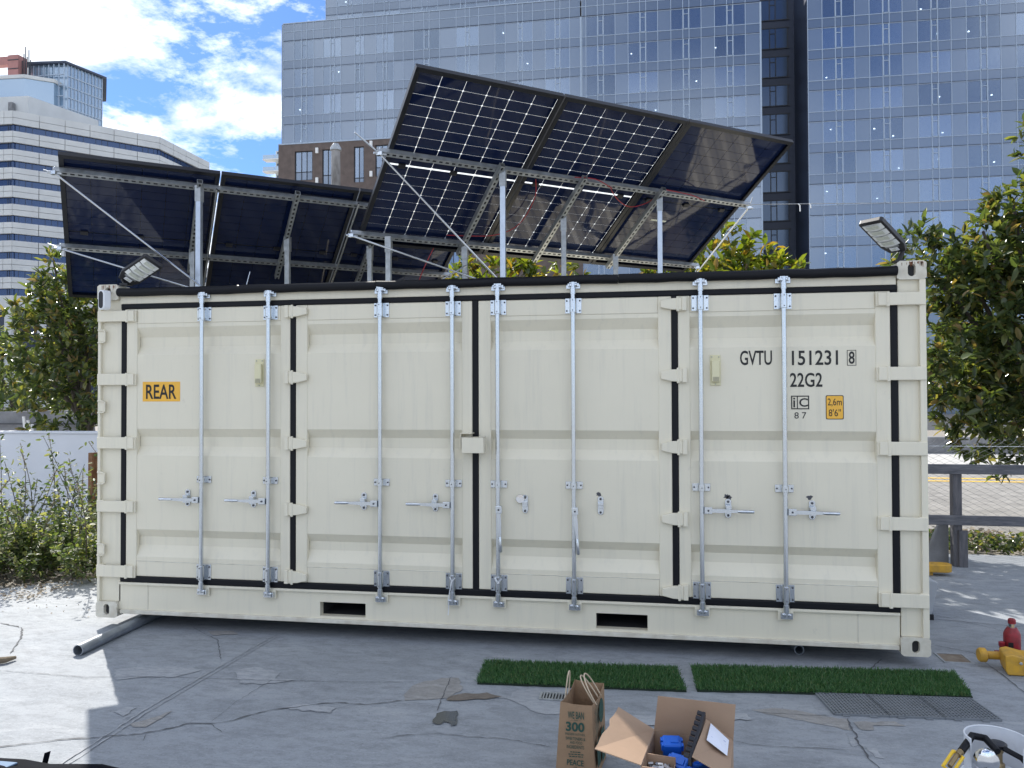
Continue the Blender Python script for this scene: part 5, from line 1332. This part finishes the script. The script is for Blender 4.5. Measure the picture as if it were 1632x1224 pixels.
DG = thing('drain_grate', 'small slotted drain grate set into the concrete beside the paper bag', 'drain grate', (3.70, -.86, GZ))
mb = MB(); gx0, gx1, gy0, gy1 = 3.60, 3.80, -.905, -.795
MB().box(gx0, gx1, gy0, gy1, GZ + .0035, GZ + .0045).build('drain_opening', M['inside'], DG)
fr = MB(); fr.box(gx0, gx1, gy0, gy0 + .012, GZ + .003, GZ + .012); fr.box(gx0, gx1, gy1 - .012, gy1, GZ + .003, GZ + .012); fr.box(gx0, gx0 + .012, gy0 + .012, gy1 - .012, GZ + .003, GZ + .012); fr.box(gx1 - .012, gx1, gy0 + .012, gy1 - .012, GZ + .003, GZ + .012); fr.build('grate_frame', M['galv_dull'], DG)
for k in range(10): MB().box(gx0 + .018 + k * .018, gx0 + .026 + k * .018, gy0 + .012, gy1 - .012, GZ + .005, GZ + .011).build('grate_bar', M['galv_dull'], DG)

M['pipe'] = material('grey_steel_pipe', (.30, .33, .37), .38, metal=.6, vary=.15, vscale=12)
def pipe(label, p0, p1, ro, ri):
    p0, p1 = Vector(p0), Vector(p1); d = (p1 - p0).normalized(); a = d.cross(Vector((0, 0, 1))).normalized(); b = a.cross(d); n = 24; mb = MB(); vs_ = []
    for P_, R_ in ((p1, ro), (p0, ro), (p0, ri), (p0 + d * .6, ri)):
        vs_ += [P_ + (a * math.cos(2 * math.pi * j / n) + b * math.sin(2 * math.pi * j / n)) * R_ for j in range(n)]
    mb.add(vs_, [(k * n + j, k * n + (j + 1) % n, (k + 1) * n + (j + 1) % n, (k + 1) * n + j) for k in range(3) for j in range(n)] + [tuple(3 * n + j for j in range(n)), tuple(range(n))])
    o = mb.build('steel_pipe', M['pipe'], smooth=True); tag(o, label, 'pipe', 'roller pipes under the container'); return o
pipe('long grey steel pipe sticking out from under the left end of the container', (.345, -.625, GZ + .038), (.27, 2.7, GZ + .038), .038, .033)
pipe('end of a grey pipe just showing under the right part of the container', (5.27, .16, GZ + .034), (5.2, 2.6, GZ + .034), .033, .028)
M['stick'] = material('brown_stick', (.13, .10, .065), .9, color2=(.24, .19, .13), vscale=12)
sk = MB(); sk.tube([(-.36, -.93, GZ + .02), (-.22, -.92, GZ + .024), (-.10, -.885, GZ + .026), (-.03, -.83, GZ + .024), (-.012, -.77, GZ + .02)], [.020, .022, .024, .020, .011], 9)
tag(sk.build('stick', M['stick'], smooth=True), 'curved brown stick on the sunny concrete at the left edge', 'stick')

# paper carrier bag
M['kraft'] = material('kraft_paper', (.30, .195, .115), .85, vary=.06, vscale=8, bump=.25, bscale=28)
M['kraft_in'] = material('kraft_paper_inside', (.20, .14, .10), .9, vary=.05, vscale=8)
M['bag_ink'] = material('green_bag_print', (.015, .065, .05), .7)
M['twine'] = material('paper_twine', (.52, .42, .30), .85)
BG = thing('paper_bag', 'brown paper carrier bag with green lettering and twisted handles', 'paper bag', (3.9, -1.7, GZ))
top_c = [Vector((3.822, -1.825, .286)), Vector((3.968, -1.835, .280)), Vector((4.012, -1.560, .285)), Vector((3.866, -1.548, .290))]
bot_c = [Vector((3.797, -1.842, GZ + .002)), Vector((3.982, -1.845, GZ + .002)), Vector((4.020, -1.556, GZ + .002)), Vector((3.845, -1.545, GZ + .002))]
r_ = random.Random(12)
def bag_wall(i, nx_=8, nz_=12, crease=.004):
    a0, a1, b0, b1 = bot_c[i], bot_c[(i + 1) % 4], top_c[i], top_c[(i + 1) % 4]; vs_ = []
    e = (a1 - a0).normalized(); nn = Vector((e.y, -e.x, 0))
    for j in range(nz_ + 1):
        for k in range(nx_ + 1):
            u, v = k / nx_, j / nz_; p = (a0 * (1 - u) + a1 * u) * (1 - v) + (b0 * (1 - u) + b1 * u) * v
            w = math.sin(math.pi * u); dip = (-.020 * w if i in (1, 3) else -.004 * w) * (v > .99)
            g = -.012 * w * math.sin(math.pi * min(1, v * 1.1)) if i in (1, 3) else 0
            vs_.append(p + nn * (r_.uniform(-crease, crease) * w * .6 + g) + Vector((0, 0, dip)))
    return vs_, [(j * (nx_ + 1) + k, j * (nx_ + 1) + k + 1, (j + 1) * (nx_ + 1) + k + 1, (j + 1) * (nx_ + 1) + k) for j in range(nz_) for k in range(nx_)]
mb = MB()
for i in range(4): mb.add(*bag_wall(i, crease=.0016 if i == 0 else .004))
mb.add([p + Vector((0, 0, .004)) for p in bot_c], [(0, 1, 2, 3)])
bo_ = mb.build('bag_body', M['kraft'], BG); sm = bo_.modifiers.new('thickness', 'SOLIDIFY'); sm.thickness = .0012; sm.offset = -1
def loop(p0, p1, tip, name='bag_handle'):
    p0, p1, tip = Vector(p0), Vector(p1), Vector(tip); pts = []
    for k in range(17):
        t = k / 16; a = math.pi * t; base_ = p0.lerp(p1, .5 - .5 * math.cos(a)); pts.append(base_ + (tip - (p0 + p1) / 2) * (math.sin(a) ** .7))
    MB().tube(pts, .0035, 7).build(name, M['twine'], BG, smooth=True)
loop((3.835, -1.72, .26), (3.845, -1.655, .26), (3.852, -1.70, .385)); loop((3.985, -1.76, .255), (4.0, -1.64, .255), (3.925, -1.70, .375)); loop((3.978, -1.75, .25), (3.99, -1.66, .25), (3.908, -1.71, .370))
MB().box(3.830, 3.834, -1.74, -1.63, .19, .262).build('handle_patch', M['kraft'], BG)
ft = Vector((3.822, -1.825, .286)); fbm = Vector((3.797, -1.842, GZ)); fR = Vector((3.968, -1.835, .280))
def front_pt(x, z):
    v = (z - GZ) / (.284 - GZ); y = -1.842 + v * .015; return (x, y - .0045, z)
upv = Vector((0, .015, .284 - GZ)).normalized()
def bag_text(s, x0, x1, z0, h, bold=.01):
    lettering('lettering', s, M['bag_ink'], BG, front_pt(x0, z0), (1, -.05, 0), tuple(upv), h, x1 - x0, bold)
bag_text('WE BAN', 3.857, 3.932, .214, .033, .012); bag_text('OVER', 3.884, 3.906, .205, .0055, 0); bag_text('300', 3.848, 3.934, .157, .043, .03)
bag_text('PRESERVATIVES,', 3.845, 3.938, .138, .012, 0); bag_text('SWEETENERS &', 3.847, 3.938, .118, .014, .004); bag_text('AND FOOD', 3.866, 3.924, .101, .012, .004); bag_text('INGREDIENTS', 3.852, 3.932, .080, .015, .004)
bag_text('PEACE', 3.853, 3.930, .004, .026, .014); bag_text('OF', 3.884, 3.900, -.012, .010, 0)
for k, (w, z) in enumerate(((.05, .062), (.066, .052), (.060, .042))):
    x_ = 3.893 - w / 2; mb = MB()
    while x_ < 3.893 + w / 2:
        l_ = r_.uniform(.006, .014); p = front_pt(x_, z); mb.box(p[0], p[0] + l_, p[1] - .0005, p[1], z, z + .004); x_ += l_ + .003
    stuff(mb.build('small_print', M['bag_ink'], BG))
for x_ in (3.870, 3.910): p = front_pt(x_, .207); MB().box(p[0], p[0] + .010, p[1] - .0005, p[1], .2068, .2076).build('rule', M['bag_ink'], BG)
# green print on the long side: disc, cup and radiating strokes
sd = (bot_c[2] - bot_c[1]).normalized(); sn = Vector((sd.y, -sd.x, 0))
def side_pt(s, z): v = (z - GZ) / (.284 - GZ); p = bot_c[1].lerp(top_c[1], v) + sd * s; return p + sn * .006
mb = MB(); mb.prism([(.19 + .055 * math.cos(a), .19 + .055 * math.sin(a)) for a in [2 * math.pi * k / 24 for k in range(24)]], lambda s, z: side_pt(s, z), lambda s, z: side_pt(s, z) + sn * .0005); mb.build('print_disc', M['bag_ink'], BG)
mb = MB()
for k in range(11):
    s0, z0 = .03 + .012 * (k % 3), .235 - .012 * k; mb.prism([(s0, z0), (s0 + .075, z0 + .028), (s0 + .075, z0 + .031), (s0, z0 + .003)], lambda s, z: side_pt(s, z), lambda s, z: side_pt(s, z) + sn * .0005)
stuff(mb.build('print_strokes', M['bag_ink'], BG))
mb = MB(); mb.prism([(.05, .09), (.14, .09), (.13, -.03), (.06, -.03)], lambda s, z: side_pt(s, z), lambda s, z: side_pt(s, z) + sn * .0005); mb.prism([(.16, .10), (.24, .10), (.24, -.05), (.17, -.05)], lambda s, z: side_pt(s, z), lambda s, z: side_pt(s, z) + sn * .0005); mb.build('print_cup', M['bag_ink'], BG)

# cardboard box with blue electrical boxes
M['card'] = material('corrugated_cardboard', (.36, .245, .165), .85, vary=.05, vscale=5, bump=.12, bscale=30)
M['card_edge'] = material('cardboard_torn_edge', (.50, .38, .27), .9, vary=.1, vscale=40)
M['blue'] = material('blue_pvc', (.010, .13, .62), .38, vary=.08, vscale=12)
M['paper'] = material('white_label_paper', (.74, .77, .86), .7)
M['steel_bits'] = material('steel_fittings', (.45, .46, .48), .4, metal=.8, vary=.2, vscale=40)
CBX = thing('cardboard_box', 'open cardboard box with raised flaps and blue plastic boxes inside', 'box', (4.38, -2.07, GZ))
BLc, BRc, FRc, FLc = Vector((4.250, -1.868, 0)), Vector((4.590, -1.918, 0)), Vector((4.535, -2.262, 0)), Vector((4.190, -2.215, 0))
def panel(name, a, b, c, d, t=.004, mat='card', parent=CBX, jagged=False):
    a, b, c, d = map(Vector, (a, b, c, d)); n_ = (b - a).cross(d - a).normalized() * t; mb = MB()
    if jagged:
        pts = [a, b]; k = 9
        for i in range(k + 1): q = c.lerp(d, i / k); pts.append(q + (c - b).normalized() * r_.uniform(-.010, .006) * (0 < i < k))
        m_ = len(pts); mb.add([p for p in pts] + [p + n_ for p in pts], [tuple(range(m_))[::-1], tuple(range(m_, 2 * m_))] + [(i, (i + 1) % m_, m_ + (i + 1) % m_, m_ + i) for i in range(m_)])
    else:
        mb.add([a, b, c, d, a + n_, b + n_, c + n_, d + n_], [(0, 3, 2, 1), (4, 5, 6, 7), (0, 1, 5, 4), (1, 2, 6, 5), (2, 3, 7, 6), (3, 0, 4, 7)])
    return mb.build(name, M[mat], parent)
zb_, zr = GZ + .003, .198
up_ = lambda p, z: (p.x, p.y, z)
for a, b in ((BLc, BRc), (BRc, FRc), (FRc, FLc), (FLc, BLc)): panel('box_wall', up_(a, zb_), up_(b, zb_), up_(b, zr), up_(a, zr))
panel('box_floor', up_(BLc, zb_), up_(BRc, zb_), up_(FRc, zb_), up_(FLc, zb_))
panel('flap', up_(BLc, zr + .002), up_(BRc, zr + .002), (4.600, -1.925, .360), (4.268, -1.884, .362))
panel('flap', up_(FLc, zr + .002), up_(BLc, zr + .002), (4.089, -1.850, .285), (4.003, -2.225, .258), jagged=True)
fl = panel('flap', up_(BRc, zr + .002), up_(FRc, zr + .002), (4.395, -2.235, .262), (4.474, -1.955, .300))
FPa, FPb, FPc, FPd = Vector((4.590, -1.918, .2)), Vector((4.535, -2.262, .2)), Vector((4.395, -2.235, .262)), Vector((4.474, -1.955, .300))
def flap_pt(u, v): p = FPa * (1 - u) * (1 - v) + FPb * u * (1 - v) + FPc * u * v + FPd * (1 - u) * v; return p
fn_ = (FPb - FPa).cross(FPd - FPa).normalized(); fn_ = fn_ if fn_.z > 0 else -fn_
pl_ = [flap_pt(.13, .18) + fn_ * .006, flap_pt(.55, .16) + fn_ * .006, flap_pt(.50, .82) + fn_ * .006, flap_pt(.06, .86) + fn_ * .006]
mb = MB(); mb.add(pl_ + [p + fn_ * .0008 for p in pl_], [(3, 2, 1, 0), (4, 5, 6, 7), (0, 1, 5, 4), (1, 2, 6, 5), (2, 3, 7, 6), (3, 0, 4, 7)]); lab = mb.build('shipping_label', M['paper'], fl)
mb = MB()
for k in range(3):
    for j in range(4):
        a = pl_[0].lerp(pl_[3], .15 + .19 * j).lerp(pl_[1].lerp(pl_[2], .15 + .19 * j), .30 + .17 * k); b = pl_[0].lerp(pl_[3], .15 + .19 * j + .12).lerp(pl_[1].lerp(pl_[2], .15 + .19 * j + .12), .30 + .17 * k)
        e = (b - a); s_ = fn_.cross(e).normalized() * .0025; mb.add([a + fn_ * .0012 - s_, b + fn_ * .0012 - s_, b + fn_ * .0012 + s_, a + fn_ * .0012 + s_], [(0, 1, 2, 3)])
M['blue_ink'] = material('faded_blue_print', (.25, .30, .55), .8)
stuff(mb.build('label_print', M['blue_ink'], lab))
# black comb-like strip leaning on the flap
CM = thing('plastic_comb', 'black toothed plastic strip leaning out of the cardboard box', 'plastic strip', (4.41, -2.1, .2))
c0, c1 = Vector((4.462, -1.975, .338)), Vector((4.385, -2.215, .24)); cd = (c1 - c0); cu = cd.normalized(); cs = Vector((-.8, .25, .15)).normalized()
MB().obox((c0 + c1) / 2 - Vector((0, 0, .012)), cd / 2, cs * .007, Vector((0, 0, .014))).build('strip', M['black'], CM, bevel=.002)
for k in range(9):
    q = c0 + cd * ((k + .5) / 9); MB().obox(q + cs * .016, cu * .009, cs * .011, Vector((0, 0, .005))).build('tooth', M['black'], CM, bevel=.002)
def blue_box(label, c, rot, s, tilt):
    T = thing('electrical_box', label, 'electrical box', c, 'blue electrical boxes'); m_ = Matrix.Translation(c) @ Matrix.Rotation(rot, 4, 'Z') @ Matrix.Rotation(tilt, 4, 'X')
    X, Y_, Z_ = (m_.to_3x3() @ Vector(v) for v in ((1, 0, 0), (0, 1, 0), (0, 0, 1))); c = Vector(c); w, h, d = s
    mb = MB()
    mb.obox(c, X * w, Y_ * h, Z_ * .003)
    for a in (-1, 1): mb.obox(c + X * a * w - Z_ * d, X * .003, Y_ * h, Z_ * d); mb.obox(c + Y_ * a * h - Z_ * d, X * w, Y_ * .003, Z_ * d)
    o = mb.build('shell', M['blue'], T, bevel=.003)
    for a in (-1, 1):
        for b in (-.5, .5): MB().obox(c + X * a * (w + .006) + Y_ * b * h - Z_ * d * .6, X * .006, Y_ * .010, Z_ * d * .5).build('nail_boss', M['blue'], T, bevel=.002)
    MB().obox(c + Z_ * .005 + X * .01, X * w * .5, Y_ * h * .5, Z_ * .003).build('knockout', M['blue'], T, bevel=.002)
blue_box('topmost blue electrical box in the cardboard box, lying flat', (4.325, -1.975, .205), .1, (.036, .030, .03), .35)
blue_box('blue electrical box tilted below the topmost one', (4.345, -2.075, .165), -.5, (.040, .030, .03), .6)
blue_box('blue electrical box under the toothed strip, lying on its side', (4.390, -2.170, .165), -.9, (.036, .028, .028), .2)
blue_box('lowest blue electrical box at the right of the cardboard box', (4.430, -2.02, .135), .7, (.036, .030, .03), -.3)
IB = thing('inner_carton', 'small open carton of grey metal fittings inside the cardboard box', 'carton', (4.27, -2.15, GZ + .01))
i0, i1, i2, i3 = Vector((4.215, -2.085, 0)), Vector((4.335, -2.100, 0)), Vector((4.318, -2.20, 0)), Vector((4.20, -2.19, 0))
for a, b in ((i0, i1), (i1, i2), (i2, i3), (i3, i0)): panel('carton_wall', up_(a, GZ + .012), up_(b, GZ + .012), up_(b, .192 if (a, b) == (i0, i1) else .165), up_(a, .195 if (a, b) == (i0, i1) else .165), parent=IB)
rng = np.random.default_rng(4); mb = MB()
for k in range(60):
    c = Vector((rng.uniform(4.222, 4.315), rng.uniform(-2.19, -2.10), rng.uniform(.13, .165))); e = Matrix.Rotation(rng.uniform(0, 3), 3, Vector(rng.normal(0, 1, 3)).normalized()); mb.obox(c, e @ Vector((.010, 0, 0)), e @ Vector((0, .006, 0)), e @ Vector((0, 0, .004)))
fitt = mb.build('metal_fittings', M['steel_bits']); tag(fitt, 'pile of small grey metal fittings in the inner carton', 'fittings', None, 'stuff')

# propane cylinder
M['tank_white'] = material('white_tank_paint', (.66, .68, .71), .42, vary=.06, vscale=8)
M['brass'] = material('aged_brass', (.32, .24, .13), .45, metal=.8, vary=.15, vscale=20)
M['yellow_plastic'] = material('yellow_plastic', (.78, .50, .03), .42)
PT = thing('propane_tank', 'white propane cylinder with collar and black hose at the lower right corner', 'gas cylinder', (5.555, -2.145, GZ))
tc_ = Vector((5.555, -2.145, 0))
MB().lathe(tc_, [(.105, GZ + .002), (.105, GZ + .03), (.14, GZ + .045), (.155, GZ + .09), (.155, .15), (.148, .19), (.125, .225), (.08, .248), (.03, .255)], 36).build('cylinder', M['tank_white'], PT, smooth=True)
mb = MB(); n = 44; a0, a1 = math.radians(-62), math.radians(196); Rr_ = .112; rows = [.225, .268, .275, .330, .348, .378]
def cpt(a, z, r): return tc_ + Vector((r * math.cos(a), r * math.sin(a), z))
for inner in (0, 1):
    base_i = len(mb.v); r0 = Rr_ - .003 * inner
    mb.v += [tuple(cpt(a0 + (a1 - a0) * i / n, z, r0)) for z in rows for i in range(n + 1)]
    for k in range(len(rows) - 1):
        for i in range(n):
            am = a0 + (a1 - a0) * (i + .5) / n; deg = math.degrees(am)
            if k in (1, 2) and (-40 < deg < -2): continue          # hand hole
            mb.f.append(tuple(base_i + v for v in (k * (n + 1) + i, k * (n + 1) + i + 1, (k + 1) * (n + 1) + i + 1, (k + 1) * (n + 1) + i)))
cl_ = mb.build('collar', M['tank_white'], PT, smooth='all')
MB().tube([cpt(a0 + (a1 - a0) * i / 30, .378, Rr_ - .0015) for i in range(31)], .0035, 6).build('collar_rim', M['tank_white'], cl_, smooth=True)
for a in (a0, a1): MB().tube([cpt(a, z, Rr_ - .0015) for z in (.225, .30, .378)], .003, 6).build('collar_edge', M['tank_white'], cl_, smooth=True)
MB().lathe(tc_, [(.026, .25), (.026, .28), (.018, .285), (.018, .32), (.022, .325), (.022, .338)], 14).build('valve', M['brass'], PT, smooth=True)
MB().lathe(tc_ + Vector((.005, .01, 0)), [(.030, .338), (.034, .343), (.034, .352), (.028, .356)], 14).build('valve_wheel', M['black'], PT, smooth=True)
MB().lathe(tc_ + Vector((-.045, -.045, .30)), [(.016, -.05), (.024, -.045), (.024, -.02), (.015, -.015), (.015, .02)], 14, 'y').build('valve_outlet', M['brass'], PT, smooth=True)
MB().lathe(tc_ + Vector((-.075, -.085, .325)), [(.012, -.030), (.040, -.022), (.044, -.010), (.044, .004), (.020, .014), (.018, .03)], 24, 'y').build('regulator', M['chrome'], PT, smooth=True)
hs = [tc_ + Vector(v) for v in ((-.02, -.05, .345), (-.03, .03, .36), (-.075, .035, .365), (-.118, -.02, .352), (-.150, -.055, .338))]
MB().tube(hs, [.013, .014, .014, .014, .014], 10).build('hose', M['rubber'], PT, smooth=True)
MB().tube([tc_ + Vector((-.150, -.055, .338)), tc_ + Vector((-.168, -.068, .330))], .0125, 10).build('hose_ferrule', M['brass'], PT, smooth=True)
q0, q1 = tc_ + Vector((-.165, -.064, .332)), tc_ + Vector((-.222, -.118, .295)); qd = (q1 - q0).normalized(); qs = qd.cross(Vector((0, -.6, .8))).normalized() * .017
hd_ = MB(); hd_.tube([q0 + qs, q1 + qs, q1 - qs * 1.1, q0 - qs * 1.1, q0 + qs], .0065, 8); hd_.build('handle_frame', M['yellow_plastic'], PT, smooth=True)
MB().tube([q0, q0.lerp(q1, .8)], .009, 10).build('coupling', M['brass'], PT, smooth=True)
MB().tube([q1, q1 + Vector((.03, -.03, -.05)), q1 + Vector((.09, -.05, -.07)), q1 + Vector((.16, -.06, -.05))], .011, 8).build('hose', M['rubber'], PT, smooth=True)
MB().tube([tc_ + Vector((.01, -.03, .35)), tc_ + Vector((.06, -.06, .33)), tc_ + Vector((.10, -.10, .28)), tc_ + Vector((.14, -.14, .24)), tc_ + Vector((.2, -.2, .1))], .011, 8).build('hose', M['rubber'], PT, smooth=True)

# soft black bag in the near left corner
M['black_cloth'] = material('black_nylon', (.006, .007, .011), .9, spec=.08, vary=.3, vscale=9)
M['pale_cloth'] = material('pale_blue_lining', (.13, .20, .30), .8)
SB_ = thing('black_bag', 'soft black nylon bag at the lower left picture corner', 'bag', (1.75, -2.75, GZ))
rng = np.random.default_rng(8); bm = bmesh.new(); bmesh.ops.create_cube(bm, size=1.0); bmesh.ops.subdivide_edges(bm, edges=bm.edges[:], cuts=9, use_grid_fill=True)
for v in bm.verts:
    x_, y_, z_ = v.co; rr = 1 - .35 * (abs(x_) * 2) ** 4 * .5; 
    v.co = Vector((1.82 + x_ * 1.20 - .12 * y_, -2.72 + y_ * .78 * rr + x_ * .06, GZ + .005 + (z_ + .5) * (.222 * (1 - .55 * max(0, x_ - .2) * 1.4) * (1 - .5 * (abs(y_) * 2) ** 6) + .012 * math.sin(x_ * 17) + .008 * math.sin(y_ * 23 + x_ * 9))))
me = bpy.data.meshes.new('bag_body'); bm.to_mesh(me); bm.free()
link('bag_body', me, M['black_cloth'], SB_, smooth='all')
MB().obox((1.566, -2.345, .082), (.012, .003, .004), (0, .002, 0), (.012, 0, .046)).build('strap_end', M['black_cloth'], SB_)
lin = MB(); lin.obox((1.47, -2.52, .140), (.07, 0, .0), (.01, .04, 0), (0, 0, .004)); lin.build('lining', M['pale_cloth'], SB_, bevel=.003)
